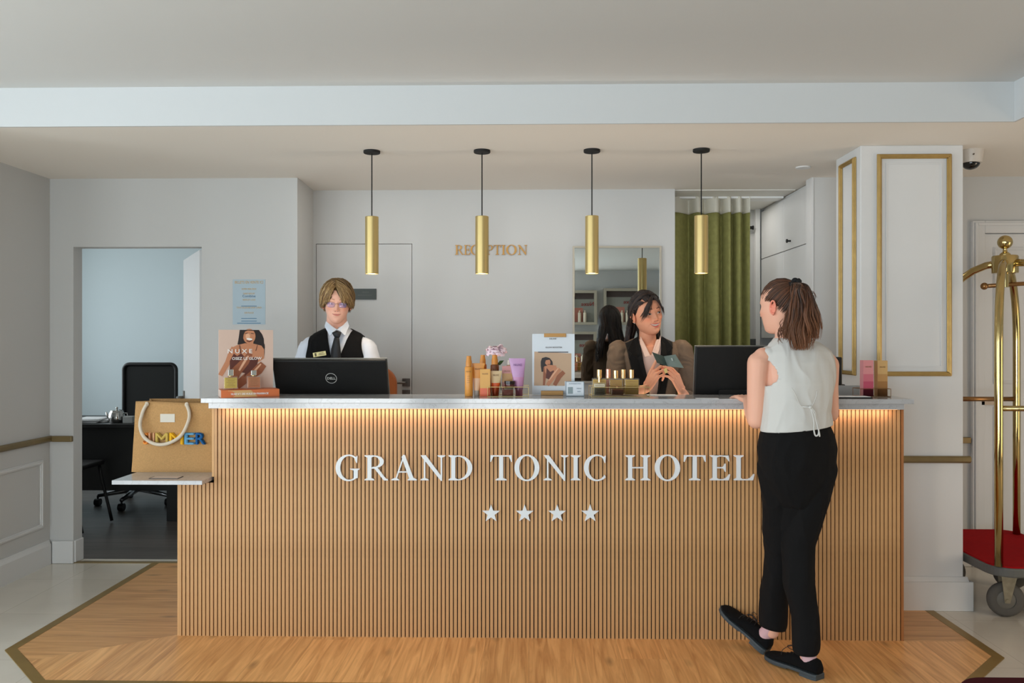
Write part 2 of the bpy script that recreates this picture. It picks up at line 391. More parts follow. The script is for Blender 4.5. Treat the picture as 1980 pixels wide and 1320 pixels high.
# pillar
px0, px1, py0, py1 = 1.712, 2.237, .46, .80
pl = MB().box((px0,py0,0), (px1,py1,CL)); struct(pl.build('wall_pillar', PAINT2, bev=.004))
fx0, fx1, fz0, fz1 = WX(1695,py0), WX(1839,py0), WZ(727,py0,1760), WZ(298,py0,1760)
struct(frame(MB(), fx0, fx1, fz0, fz1, py0, .024, .02, steps=((0,1,.45),(.12,.82,.8),(.3,.6,1.0))).build('trim_7', GOLD, bev=.0025))
struct(frame(MB(), fx0+.047, fx1-.047, fz0+.047, fz1-.047, py0, .006, .004, steps=((0,1,1.0),)).build('trim_8', PAINT2))
struct(frame(MB(), .512, .722, fz0, fz1, px0, .022, .02, 'yz', -1, steps=((0,1,.45),(.12,.82,.8),(.3,.6,1.0))).build('trim_9', GOLD, bev=.0025))
pr = rail_profile(.05)
tr = MB(); tr.prism([(py0-q[0]*.5, q[1]) for q in pr], cxr+.002, px1+.03, 'yz')
struct(tr.build('trim_10', BRONZE, bev=.002))
struct(MB().box((cxr+.0,py0-.025,0), (px1+.04,py0,.15)).box((px1+.0005,py0+.0005,0), (px1+.0398,py1,.1495)).prism([(py0-.024,.1505),(py0-.005,.172),(py0-.0005,.172),(py0-.0005,.1505)], cxr+.001, px1+.02, 'yz').build('baseboard_pillar', PAINT2, bev=.006))
# right wall panelled door with casing
struct(MB().box((px1,YR-.026,RZ0), (WX(1874,YR),YR,RZ1)).build('trim_11', BRONZE, bev=.003))
cz = WZ(428,YR,1900); c0 = WX(1876,YR)
struct(MB().box((c0,YR-.03,0), (c0+.075,YR,cz)).box((c0+.0755,YR-.03,cz-.075), (4.0,YR,cz)).box((c0+.012,YR-.04,0), (c0+.03,YR-.0305,cz-.012)).box((c0+.0305,YR-.04,cz-.03), (4.0,YR-.0305,cz-.012)).build('trim_12', PAINT2, bev=.003))
d3 = thing('door_3', '', '', (c0+.08, YR, 0)); struct(d3); del d3['category']; del d3['label']
MB().box((c0+.08,YR-.016,.008), (c0+.95,YR-.001,cz-.08)).build('door_leaf', PAINT2, d3, world=True)
frame(MB(), c0+.13, c0+.88, 1.12, cz-.16, YR-.016, .02, .01).build('door_moulding', PAINT2, d3, world=True, bev=.002)
frame(MB(), c0+.13, c0+.88, .2, .98, YR-.016, .02, .01).build('door_moulding', PAINT2, d3, world=True, bev=.002)
lx = WX(1911,YR-.02); lz = WZ(776,YR-.02,1911)
MB().box((lx-.045,YR-.03,lz-.02), (lx+.045,YR-.016,lz+.025)).cyl((lx,YR-.05,lz+.01), (lx,YR-.03,lz+.01), .009).tube([(lx,YR-.05,lz+.01),(lx-.02,YR-.05,lz+.012),(lx-.03,YR-.048,lz+.02)], .004).build('lock', STEEL, d3, world=True)
struct(MB().box((px1-.4,YR-.022,0), (c0,YR,.15)).build('baseboard_right', PAINT2, bev=.005))

# ================================================================= LIGHT
def area(name, loc, rot, sx, sy, power, col=(1,1,1), spread=180):
    l = bpy.data.lights.new(name, 'AREA'); l.shape = 'RECTANGLE'; l.size = sx; l.size_y = sy; l.energy = power; l.color = col; l.spread = R(spread)
    o = bpy.data.objects.new(name, l); COL.objects.link(o); o.location = loc; o.rotation_euler = rot; return o
DAY = (.69, .86, 1.0)
for y, e in ((-5.4,48), (-3.1,68), (-.95,38)): area('window_daylight', (-6.14, y, 1.4), (0, R(-90), 0), 2.1, 1.5, e, DAY)
for x in (-4.6, -2.3, -.35): area('window_daylight', (x, -7.14, 1.4), (R(90), 0, 0), 1.5, 2.1, 44, DAY)
for y, e in ((-3.1,34), (-.95,12)): area('ceiling_uplight_fill', (-6.13, y, .6), (0, R(-130), 0), .8, 1.5, e, (1,.97,.92))  # added uplights at the left windows to brighten the ceilings
for x in (-4.6, -2.3, -.35): area('ceiling_uplight_fill', (x, -7.13, .6), (R(130), 0, 0), 1.5, .8, 36, (1,.97,.92))  # same added ceiling fill along the rear windows
area('office_daylight', (-4.8, 2.7, 1.5), (0, R(-90), 0), 1.6, 1.8, 29, (.86,.95,1.0))
area('lobby_lamp_glow', (4.3, -1.2, .9), (R(-8), R(90), R(-35)), 1.4, 1.0, 16, (1,.78,.56))
area('desk_uplight_fill', (.1, .40, .80), (R(180), 0, 0), 2.6, .08, 5.5, (1,.86,.70))  # added unseen uplight behind the counter, lifts the low ceiling
area('niche_fill', (1.35, 2.25, 2.37), (0, 0, 0), .6, .3, 2, (1,.97,.92))  # added fill under the niche ceiling, aimed down to brighten the niche
for x, e in ((-.95,1.6), (.1,1.8), (1.30,2.6)): area('staff_downlight', (x, 1.12, CL-.01), (R(8), 0, 0), .3, .3, e, (1,.96,.91))
w = bpy.data.worlds.new('world'); SC.world = w; w.use_nodes = True
w.node_tree.nodes['Background'].inputs[0].default_value = (.80,.90,1.0,1); w.node_tree.nodes['Background'].inputs[1].default_value = .35
SC.view_settings.view_transform = 'Standard'; SC.view_settings.look = 'None'; SC.view_settings.gamma = 1; SC.view_settings.exposure = .22
SC.view_settings.use_curve_mapping = False
SC.cycles.max_bounces = 8; SC.cycles.diffuse_bounces = 5; SC.cycles.use_denoising = True; SC.cycles.caustics_reflective = False; SC.cycles.caustics_refractive = False
SC.cycles.sample_clamp_indirect = 4
# ================================================================= RECEPTION COUNTER
XM = -1.474   # left end of the tall part
ct = thing('reception_counter', 'long oak slatted reception counter with a white marble top and lit edge', 'counter', (0, .2, 0))
ZT = 1.121; SH = .749
# carcass
MB().box((cxl,.009,0), (cxr,.43,SH-.03)).box((XM,.009,SH-.03), (cxr,.22,ZT-.05)).build('body', SLATB, ct, world=True)
sl = MB(); n = int((cxr-cxl)/.0187)
pitch = (cxr-cxl)/n
for i in range(n):
    x = cxl+i*pitch; top = ZT-.05 if x > XM-.004 else SH-.028
    sl.box((x,0,.002), (x+.0140,.0095,top))
sl.build('slatted_front', SLAT, ct, world=True)
MB().box((cxl-.004,.0,.0), (cxl,.43,SH-.03)).box((XM-.012,.0,SH), (XM-.001,.22,ZT-.05)).build('side_panel', mat('oak_side', (205,158,104), .5, var=.08, vscale=12), ct, world=True)
MB().box((cxr+.0,0.0,0), (cxr+.012,.455,ZT-.05)).build('side_panel', mat('oak_side2', (160,104,58), .5, var=.08, vscale=12), ct, world=True)
tx0, tx1 = WX(388,-.06), WX(1768,-.06)
MB().box((tx0,-.06,ZT-.022), (tx1,.245,ZT)).build('countertop', MARBLE, ct, world=True, bev=.0015)
MB().box((tx0+.028,-.04,ZT-.049), (WX(1749,-.04),.235,ZT-.0222)).build('countertop_lower_slab', MARBLE, ct, world=True, bev=.0015)
led = MB().box((XM+.03,-.030,ZT-.0500), (cxr-.03,-.018,ZT-.0491)).build('light_strip', mat('led_strip', (255,220,170), emit=(255,190,120), es=5), ct, world=True)
a = area('led_glow', (.12,-.024,ZT-.055), (R(14), 0, 0), 3.08, .012, 1.75, (1,.71,.66), 180)
# inner desk behind the high front
MB().box((XM,.221,.70), (cxr-.02,.56,.735)).build('inner_desk', MARBLE, ct, world=True)
# fold-out shelf
sh = thing('wall_shelf', 'white marble shelf jutting from the counter\'s left end under the jute bag', 'shelf', (-1.69,0,SH-.02))
MB().box((-1.904,-.112,SH-.019), (-1.488,.36,SH)).build('shelf_board', MARBLE, sh, world=True, bev=.0012)
MB().box((-1.85,.30,SH-.06), (-1.66,.33,SH-.0195)).build('bracket', BLACKM, sh, world=True)
# card on the shelf
c = MB(); q = [W(316,922,0), W(348,923,0), W(365,917,0), W(332,916.5,0)]
tag(MB().box((-1.757,-.062,SH+.0005), (-1.62,.0,SH+.0016)).mi(1).box((-1.752,-.058,SH+.0016), (-1.625,-.004,SH+.002)).build('card', [BLACKM, mat('card_cream', (205,190,178), .6)], org=(-1.69,-.03,SH)), 'small dark-edged card lying flat on the marble shelf before the bag', 'card')

# ---------------------------------------------------------------- serif lettering
def arc(cx, cy, ro, ri, a0, a1, n=22, ci=(0,0)):
    """list of quads between outer ellipse ro and inner ellipse ri"""
    qs = []
    for k in range(n):
        t0, t1 = R(a0+(a1-a0)*k/n), R(a0+(a1-a0)*(k+1)/n)
        qs.append([(cx+ro[0]*math.cos(t0), cy+ro[1]*math.sin(t0)), (cx+ro[0]*math.cos(t1), cy+ro[1]*math.sin(t1)),
                   (cx+ci[0]+ri[0]*math.cos(t1), cy+ci[1]+ri[1]*math.sin(t1)), (cx+ci[0]+ri[0]*math.cos(t0), cy+ci[1]+ri[1]*math.sin(t0))])
    return qs
S_, T_ = .165, .048
def serif(c, z, up, w=.40, s=S_):
    d = 1 if up else -1; h = s/2
    return [[(c-w/2,z),(c+w/2,z),(c+w/2-.01,z+d*T_*.8),(c+h,z+d*T_*1.9),(c-h,z+d*T_*1.9),(c-w/2+.01,z+d*T_*.8)]]
def stem(c, w=.40, s=S_): return [[(c-s/2,.02),(c+s/2,.02),(c+s/2,.98),(c-s/2,.98)]]+serif(c,0,1,w,s)+serif(c,1,0,w,s)
def half(l, z0, z1, x1, t=.17):
    cy, ry = (z0+z1)/2, (z1-z0)/2; rx = x1-l
    return [[(l-.06,z1-T_),(l+.001,z1-T_),(l+.001,z1),(l-.06,z1)], [(l-.06,z0),(l+.001,z0),(l+.001,z0+T_),(l-.06,z0+T_)]]+arc(l,cy,(rx,ry),(rx-t,ry-T_),-90,90,20)
def glyph(ch):
    if ch == 'I': return stem(.21), .42
    if ch == 'H': return stem(.21)+stem(.83)+[[(.2,.48),(.84,.48),(.84,.53),(.2,.53)]], 1.04
    if ch == 'T': return [[(.44-S_/2,.02),(.44+S_/2,.02),(.44+S_/2,.97),(.44-S_/2,.97)]]+serif(.44,0,1,.46)+[[(.01,.95),(.87,.95),(.875,1),(.005,1)],[(.0,.74),(.035,.74),(.10,.9),(.14,.955),(.01,.99)],[(.88,.74),(.845,.74),(.78,.9),(.74,.955),(.87,.99)]], .88
    if ch == 'L': return stem(.22)+[[(.2,0),(.80,0),(.80,T_),(.2,T_)],[(.56,T_*.8),(.70,.10),(.83,.25),(.86,.25),(.80,0),(.56,0)]], .86
    if ch == 'E': return stem(.22)+[[(.2,0),(.78,0),(.78,T_),(.2,T_)],[(.54,T_*.8),(.68,.10),(.80,.24),(.84,.24),(.78,0),(.54,0)],[(.2,1-T_),(.76,1-T_),(.76,1),(.2,1)],
                                      [(.50,1-T_*.8),(.66,.92),(.78,.76),(.81,.76),(.77,1),(.50,1)],[(.2,.48),(.6,.48),(.6,.53),(.2,.53)],[(.50,.505),(.58,.44),(.63,.34),(.66,.34),(.66,.67),(.63,.67),(.58,.57)]], .84
    if ch == 'N': return [[(.15,.02),(.21,.02),(.21,.98),(.15,.98)],[(.83,.0),(.89,.02),(.89,.98),(.83,.98)],[(.02,1),(.23,1),(.89,.12),(.89,-.02),(.84,-.02),(.04,.97)]]+serif(.18,0,1,.34,.06)+serif(.86,1,0,.32,.06), 1.01
    if ch == 'A': return [[(.50,1.02),(.54,.98),(.22,.02),(.16,.02)],[(.42,.94),(.50,1.03),(.56,1.0),(.93,.02),(.75,.02)],[(.26,.31),(.72,.31),(.72,.36),(.26,.36)]]+serif(.17,0,1,.34,.06)+serif(.85,0,1,.38,.16), 1.04
    if ch == 'R': return stem(.22)+half(.40,.49,1,.80)+[[(.28,.47),(.42,.47),(.42,.52),(.28,.52)],[(.40,.5),(.56,.5),(.86,.09),(.97,.035),(.97,0),(.80,0)]], .97
    if ch == 'P': return stem(.22)+half(.40,.44,1,.80), .80
    if ch == 'D': return stem(.22)+half(.42,0,1,1.0,.19)+[[(.2,0),(.44,0),(.44,T_),(.2,T_)],[(.2,1-T_),(.44,1-T_),(.44,1),(.2,1)]], 1.0
    if ch == 'O': return arc(.515,.5,(.515,.53),(.315,.475),0,360,40), 1.03
    if ch == 'C': return arc(.52,.5,(.52,.53),(.36,.475),48,315,36,(.03,0))+[[(.84,.70),(.87,.70),(.89,.98),(.86,.98),(.80,.90),(.78,.84)],[(.80,.16),(.88,.13),(.87,.17),(.84,.22)]], .89
    if ch == 'G': return arc(.52,.5,(.52,.53),(.36,.475),50,303,36,(.03,0))+[[(.84,.70),(.87,.70),(.89,.98),(.86,.98),(.80,.90),(.78,.84)],[(.735,.05),(.90,.10),(.90,.44),(.735,.44)],[(.58,.47),(.98,.47),(.97,.44),(.90,.40),(.735,.40),(.60,.44)]], .98
def letters(root, spec, y, v0, v1, depth, m, nm='letter'):
    for ch, u0, u1 in spec:
        polys, w_ = glyph(ch); mb = MB()
        p0 = W(u0, v1, y); p1 = W(u1, v0, y); sx = (p1.x-p0.x)/w_; sz = p1.z-p0.z
        for k, q in enumerate(polys): mb.prism([(p0.x+a*sx, p0.z+b_*sz) for a, b_ in q], y-.00006*k, y+depth-.001-.00002*k, 'xz')
        mb.build(nm, m, root, world=True)
z = lambda a, o: o+a/4.7143
HS = thing('hotel_sign', 'white raised serif letters reading GRAND TONIC HOTEL on the slats', 'sign', (.1,-.008,WZ(928,-.01)))
SIGNW = mat('sign_white', (222,226,228), .45)
spec = [('G',z(42,640),z(262,640)),('R',z(300,640),z(520,640)),('A',z(547,640),z(783,640)),('N',z(812,640),z(1040,640)),('D',z(1065,640),z(1288,640)),
        ('T',z(1452,640),z(1650,640)),('O',z(1672,640),z(1900,640)),('N',z(-45,1060),z(183,1060)),('I',z(203,1060),z(298,1060)),('C',z(326,1060),z(525,1060)),
        ('H',z(700,1060),z(935,1060)),('O',z(972,1060),z(1203,1060)),('T',z(1237,1060),z(1437,1060)),('E',z(1470,1060),z(1660,1060)),('L',z(1688,1060),z(1882,1060))]
letters(HS, spec, -.012, 880.2, 928.3, .012, SIGNW)
for k, (u, wd) in enumerate(((949.5,'leftmost'),(1014.5,'second from left'),(1077.3,'third from left'),(1141.3,'rightmost'))):
    c = W(u, 993, -.012); mb = MB(); rr = 17.6/1600*3.86
    mb.prism([(c.x+rr*(1 if i % 2 == 0 else .40)*math.sin(math.pi*i/5), c.z+rr*(1 if i % 2 == 0 else .40)*math.cos(math.pi*i/5)) for i in range(10)], -.012, 0, 'xz')
    tag(mb.build('star', SIGNW, org=(c.x,-.006,c.z-.04)), f'{wd} of the four white stars under the hotel name', 'star', 'white stars on the counter front')
RS = thing('reception_sign', 'small gold serif letters reading RECEPTION on the back wall', 'sign', (-.1,YB,WZ(492,YB)))
zz = lambda a: 580+a/4.4
uu = [879.5, 897, 909.5, 927, 940, 954.5, 969.5, 978.5, 1001]; ue = [895.5, 908.5, 925.5, 938.5, 953.5, 968, 977, 998.5, 1019]
ue = [896, 909, 926, 939.5, 953, 968.5, 977.5, 999, 1019.5]
letters(RS, [(c_, uu[i], ue[i]) for i, c_ in enumerate('RECEPTION')], YB-.008, 473.5, 492.3, .008, mat('sign_gold', (190,142,74), .45, .35))

# ---------------------------------------------------------------- pendant lamps
def pendant(u, lab, src=None):
    y = .53; x = WX(u, y)
    t = thing('pendant_lamp', lab, 'lamp', (x, y, CL), group='brass pendant lamps over the counter')
    MB().lathe((0,0,-.014), [(.002,0),(.042,0),(.044,.003),(.044,.0139)], 32).build('canopy', BLACKM, t, smooth=True, auto=30)
    z1 = WZ(418,y); z0 = WZ(529,y)
    MB().cyl((0,0,z1-CL), (0,0,-.013), .0032, n=8).build('cable', BLACKM, t)
    r_ = .0355
    MB().lathe((0,0,z0-CL), [(r_-.003,.03),(r_-.003,0),(r_,0),(r_,z1-z0-.002),(r_-.002,z1-z0),(.002,z1-z0)], 36).build('shade', BRASSL, t, smooth=True, auto=30)
    MB().cyl((0,0,z0-CL+.004), (0,0,z0-CL+.008), r_-.0035, n=28).build('bulb', mat('bulb_glow', (255,240,220), emit=(255,232,205), es=7), t)
    l = bpy.data.lights.new('pendant_light', 'SPOT'); l.energy = 6; l.color = (1,.80,.58); l.spot_size = R(100); l.spot_blend = .8; l.shadow_soft_size = .03
    o = bpy.data.objects.new('pendant_light', l); COL.objects.link(o); o.location = (x, y, z0-.005)
for u, lab in ((719,'brass tube pendant lamp hanging left of the RECEPTION letters'), (932,'brass tube pendant lamp hanging in front of the RECEPTION letters'),
               (1144.5,'brass tube pendant lamp hanging in front of the mirror'), (1356,'brass tube pendant lamp hanging in front of the green curtain')): pendant(u, lab)

# ---------------------------------------------------------------- mirror
mx0, mx1, mz0, mz1 = WX(1107,YB), WX(1278,YB), WZ(740,YB,1190), WZ(476,YB,1190)
mr_ = thing('mirror', 'tall wall mirror with thin pale frame behind the smiling receptionist', 'mirror', ((mx0+mx1)/2, YB, mz0))
MB().box((mx0+.01,YB-.012,mz0+.01), (mx1-.008,YB-.004,mz1-.01)).build('glass', mat('mirror_glass', (206,210,208), .004, 1), mr_, world=True)
frame(MB(), mx0, mx1, mz0, mz1, YB, .0125, .02, steps=((0,1,1),)).build('frame', mat('frame_champagne', (186,178,162), .4, .3), mr_, world=True)
# door name plate
pn = thing('door_plate', 'dark grey plate with small engraved lines on the flush back door', 'sign', (WX(706,YB), YB, WZ(579,YB,706)))
a_, b_ = W(686,579,YB-.006), W(727.5,558,YB-.006)
MB().box((a_.x-.06,YB-.006,a_.z), (b_.x,YB-.0,b_.z)).build('plate', mat('plate_dark', (52,56,50), .4, .2), pn, world=True)
tx = MB(); tx.text('SERVICE', .012, ((a_.x+b_.x)/2, YB-.0065, a_.z+.045), align='CENTER'); tx.box((a_.x+.02,YB-.007,a_.z+.028),(b_.x-.03,YB-.006,a_.z+.03))
tx.build('lettering', mat('plate_text', (96,98,90), .5), pn, world=True)

# ---------------------------------------------------------------- curtain in the niche
def curtain():
    y0 = 1.98; xa, xb = .86, WX(1447, y0); zt = WZ(380,y0,1380); zb = .04; zs = WZ(408,y0,1380)
    t = thing('curtain', 'olive green velvet curtain with white heading tape hanging in the niche', 'curtain', (1.2, y0, zb))
    ks = [WX(u, y0) for u in (1262,1334,1364,1396,1418,1438)]
    # pleats: cumulative phase so that each hook is a crest towards the room
    def prof(x, z):
        f = np.interp(x, [xa]+ks+[xb], [-.4,0,1,2,3,4,5,5.4]); s = (zt-z)/(zt-zb)
        ph = 2*math.pi*(f+.10*math.sin(3.1*x+2*s)*s)
        A = .050+.020*s
        return y0-A*(2*abs(math.sin(ph/2))-1)-(.006+.012*s)*math.cos(1.37*ph+1.3)
    def sheet(za, zb_, nm, m, wave=0, nz=24):
        nx = 150; mb = MB(); vs = []; fs = []
        for j in range(nz+1):
            for i in range(nx+1):
                x = xa+(xb-xa)*i/nx; z = zb_+(za-zb_)*j/nz
                f = np.interp(x, [xa]+ks+[xb], [-.4,0,1,2,3,4,5,5.4])
                if wave and j == nz: z += .5*.022*(math.cos(2*math.pi*f)-1)
                if nm == 'curtain_cloth' : z2 = z-.010*(1-math.cos(2*math.pi*f))*.6*(j/nz)**6; z = z2
                vs.append((x, prof(x, min(z, zt))-(.0045 if nm == 'heading_tape' else 0), z))
        for j in range(nz):
            for i in range(nx):
                a = j*(nx+1)+i; fs.append((a, a+1, a+nx+2, a+nx+1))
        mb.add(vs, fs); o = mb.build(nm, m, t, smooth=True, world=True, fix=False)
        md = o.modifiers.new('s', 'SOLIDIFY'); md.thickness = .002
        return o
    sheet(zs, zb, 'curtain_cloth', GREEN, nz=40)
    sheet(zt+.012, zs-.016, 'heading_tape', mat('heading_white', (214,210,196), .8), wave=1, nz=6)
    for x in ks[1:]: hk = MB(); hk.box((x-.002,prof(x,zt)-.004,zs+.0), (x+.002,prof(x,zt)-.001,zt+.018)); hk.tube([(x-.004,prof(x,zt),zt+.016),(x,prof(x,zt)+.01,zt+.03),(x+.004,prof(x,zt),zt+.016)], .0015, 6); hk.build('hook', STEEL, t, world=True)
curtain()
struct(MB().box((xb1,YB+.26,CL-.018), (1.77,YB+.40,CL)).build('trim_13', WHITE))
kr = W(1450,440,2.2); tag(MB().cyl((WX(1440,2.5),2.5,WZ(440,2.5,1450)), (WX(1456,2.5),2.5,WZ(440,2.5,1450)), .012, n=14).cyl((WX(1455,2.5),2.5,WZ(440,2.5,1450)),(WX(1457,2.5),2.5,WZ(440,2.5,1450)),.016,n=14).box((WX(1441,2.5),2.5,WZ(441,2.5,1450)),(WX(1444,2.5),2.55,WZ(438,2.5,1450))).build('curtain_rod', BLACKM, org=(WX(1450,2.5),2.5,WZ(440,2.5,1450))), 'end of a short black rod beside the green curtain', 'rod')
bb = W(1449,656,2.3); be = W(1459,690,2.3)
# tall white cupboards in the niche
cb = thing('tall_cupboard', 'tall white built-in cupboard right of the green curtain', 'cupboard', (1.98, 1.97, 0))
ys, ye = 1.402, 2.5; zc0, zc1, zc2 = 1.405, 2.005, CL-.03
MB().box((1.79,ys,zc0), (2.2,ye,CL-.005)).box((1.79,ys,0), (2.2,ye,.86)).box((2.15,ys,.86),(2.2,ye,zc0)).build('carcass', PAINT2, cb, world=True)
ym = (ys+ye)/2
for (a0, a1) in ((ys+.02,ym-.002),(ym+.002,ye)):
    for (b0, b1) in ((zc0,zc1-.003),(zc1+.003,zc2)):
        d = MB().box((1.772,a0,b0), (1.789,a1,b1)).build('door', PAINT2, cb, world=True, bev=.0015)
p = None
kz = 2.06; ky = 1.79
kn = MB().cyl((1.772,ky,kz), (1.745,ky,kz), .006, n=12).cyl((1.75,ky,kz), (1.742,ky,kz), .013, n=14).build('knob', BLACKM, cb, world=True)
struct(MB().box((1.758,YR+.1,0), (1.79,ys,CL)).build('trim_14', PAINT2))
tag(MB().box((WX(1447,2.35),2.30,.9), (WX(1458,2.35),2.42,WZ(655,2.35,1452))).box((WX(1447,2.35)-.2,2.30,.9),(WX(1447,2.35),2.42,1.1)).build('coffee_machine', mat('grey_box', (84,86,86), .4), org=(WX(1452,2.35),2.36,.9)), 'grey boxy appliance just visible between curtain and cupboard', 'appliance')
tag(MB().box((WX(1447,2.35)-.25,2.2,0), (WX(1458,2.35)+.08,2.5,.88)).box((WX(1447,2.35)-.27,2.18,.88), (WX(1458,2.35)+.09,2.5,.9)).build('side_cabinet', PAINT2, org=(1.6,2.35,0), bev=.002), 'low white cabinet behind the curtain carrying the grey appliance', 'cabinet')

# ceiling spot & security camera
sp = W(1552,323,.0); Zs = None
def on_ceiling(u, v, h=CL):
    Z = (h-EYE)*FPX/(657-v); X = (u-990)/FPX*Z
    return Vector((X*math.cos(YAW)-Z*math.sin(YAW), X*math.sin(YAW)+Z*math.cos(YAW)-DIST, h))
s_ = on_ceiling(1553,323)
t = thing('ceiling_spotlight', 'small white recessed spotlight in the ceiling near the cupboard', 'spotlight', tuple(s_))
MB().lathe((0,0,-.006), [(.034,.0),(.040,.0),(.044,.0059),(.034,.0059)], 28).build('trim_ring', WHITE, t, smooth=True, auto=30)
MB().cyl((0,0,-.003), (0,0,0), .033, n=24).build('lens', mat('spot_lens', (238,236,226), .2, emit=(255,240,220), es=.6), t)
s_ = on_ceiling(1878,291)
s_ = Vector((s_.x, s_.y, CL))
t = thing('security_camera', 'white dome security camera with dark lens on the ceiling beside the pillar', 'camera', tuple(s_))
MB().lathe((0,0,-.07), [(.045,.0),(.052,.004),(.06,.05),(.062,.0705),(.01,.0705)], 32).build('housing', mat('cam_white', (206,198,188), .4), t, smooth=True, auto=40)
MB().ell((-.004,-.004,-.068), (.044,.044,.034), n=28, m=14).build('dome_lens', mat('dome_black', (14,13,13), .08, spec=.8), t, smooth=True)
MB().cyl((-.02,-.058,-.032), (-.02,-.064,-.032), .004, n=10).build('screw', STEEL, t)
# ================================================================= OFFICE BEHIND THE DOORWAY
yd = 2.42   # desk front
dk = thing('office_desk', 'black office desk covered with papers seen through the left doorway', 'desk', (-2.9, yd+.3, 0))
zd = .745
DKM = mat('desk_black', (20,20,19), .4)
MB().box((-4.1,yd,zd-.03), (-1.62,yd+.75,zd)).build('desktop', DKM, dk, world=True, bev=.003)
MB().box((-4.05,yd+.05,WZ(948,yd+.05,250)), (WX(322,yd+.05)+.5,yd+.07,zd-.03)).build('modesty_panel', DKM, dk, world=True)
MB().box((WX(320,yd),yd+.02,.0), (-1.64,yd+.7,zd-.03)).build('pedestal', DKM, dk, world=True)
MB().box((-4.05,yd+.02,0), (-4.02,yd+.7,zd-.03)).build('side_panel', DKM, dk, world=True)
# papers on the desk
rnd = random.Random(3)
for k, (u, rz, n_, lab) in enumerate(((168,8,9,'messy stack of white papers at the far left of the office desk'), (200,-4,5,'flat white papers beside the steel teapot on the desk'))):
    c = Vector((WX(u, yd+.12+.1*k), yd+.2+.05*k, zd))
    mb = MB()
    for i in range(n_):
        M = Matrix.Translation(c+Vector((rnd.uniform(-.02,.02), rnd.uniform(-.02,.02), .0005+i*.0032))) @ Matrix.Rotation(R(rz+rnd.uniform(-9,9)), 4, 'Z') @ Matrix.Rotation(R(rnd.uniform(-1,1)), 4, 'Y')
        mb.obox(M, (-.085+.035*k,-.10,0), (.085-.035*k,.10,.003))
    tag(mb.build('paper_stack', WHITEP, org=c), lab, 'papers')
cp = Vector((WX(226,yd+.15), yd+.15, zd))
t = thing('teapot', 'small shiny steel teapot standing on the black office desk', 'teapot', tuple(cp))
MB().lathe((0,0,0), [(.001,0),(.052,0),(.058,.01),(.062,.04),(.056,.075),(.05,.085),(.001,.085)], 28).build('body', CHROME, t, smooth=True, auto=45)
MB().lathe((0,0,.086), [(.049,0),(.046,.008),(.02,.014),(.001,.015)], 24).ell((0,0,.112), (.009,.009,.01)).cyl((0,0,.1), (0,0,.108), .004).build('lid', CHROME, t, smooth=True, auto=50)
MB().tube([(-.055,0,.03),(-.075,0,.05),(-.085,0,.08)], [.012,.009,.006], 10).build('spout', CHROME, t, smooth=True)
MB().tube([(.052,0,.07),(.08,0,.072),(.085,0,.045),(.058,0,.02)], .005, 8).build('handle', CHROME, t, smooth=True)
tag(MB().box((-.1,-.07,0), (.1,.07,.008)).build('tray', CHROME, org=(cp.x+.0,cp.y,zd-.0)), 'flat dark tray under the teapot', 'tray') if False else None
c2 = Vector((WX(250,yd+.12), yd+.1, zd))
tag(MB().obox(Matrix.Translation(c2) @ Matrix.Rotation(R(8),4,'Z'), (-.03,-.03,0), (.04,.04,.052)).build('desk_box', mat('box_lightgrey', (170,172,170), .6), org=c2, bev=.004), 'pale grey box on the desk between teapot and jute bag', 'box')
# executive chair behind the desk
yc = 3.35; xc = WX(290, yc)
oc = thing('office_chair', 'black high-backed office chair behind the desk with mesh back', 'chair', (xc, yc, 0))
x0, x1 = WX(240,yc), WX(341,yc); zt = WZ(704,yc,290); hw = (x1-x0)/2
def rrect(x0, x1, z0, z1, r, n=6):
    pts = []
    for cx_, cz_, a in ((x1-r,z1-r,0),(x0+r,z1-r,90),(x0+r,z0+r,180),(x1-r,z0+r,270)):
        for k in range(n+1): t_ = R(a+90*k/n); pts.append((cx_+r*math.cos(t_), cz_+r*math.sin(t_)))
    return pts
MB().prism(rrect(-hw,hw,.56,zt,.05), 0, .02, 'xz').build('backrest', mat('mesh_black', (30,31,30), .85, bump=.3, bscale=500), oc, bev=.004)
fr = MB(); P = rrect(-hw,hw,.56,zt,.05)
fr.tube([(p[0],.0,p[1]) for p in P], .017, 8, closed=True); fr.build('back_frame', BLACK, oc, smooth=True)
MB().box((-.25,-.5,.43), (.25,-.02,.52)).build('seat', BLACKM, oc, bev=.03, bseg=4)
MB().box((-.04,.0,.35), (.04,.05,.8)).box((-.12,-.32,.38), (.12,.04,.43)).build('spine', BLACK, oc, bev=.008)
for s in (-1,1): MB().tube([(s*.26,-.2,.45),(s*.31,-.2,.5),(s*.31,-.2,.66)], .014, 8).box((s*.31-.035,-.36,.66), (s*.31+.035,-.1,.69)).build('armrest', BLACK, oc, bev=.005)
MB().cyl((0,-.22,.12), (0,-.22,.4), .028).build('gas_lift', CHROME, oc, smooth=True, auto=40)
b5 = MB(); 
for k in range(5):
    a = R(72*k+200); e = Vector((.31*math.cos(a), -.22+.31*math.sin(a), .085))
    b5.tube([(0,-.22,.13), tuple(e)], [.03,.017], 8)
b5.build('star_base', mat('alu', (150,152,154), .3, .9), oc, smooth=True)
for k in range(5):
    a = R(72*k+200); e = Vector((.31*math.cos(a), -.22+.31*math.sin(a), .03))
    MB().cyl(e+Vector((-.022,0,0)), e+Vector((.022,0,0)), .03, n=16).cyl(e, e+Vector((0,0,.055)), .008).build('caster', BLACK, oc, smooth=True, auto=40)
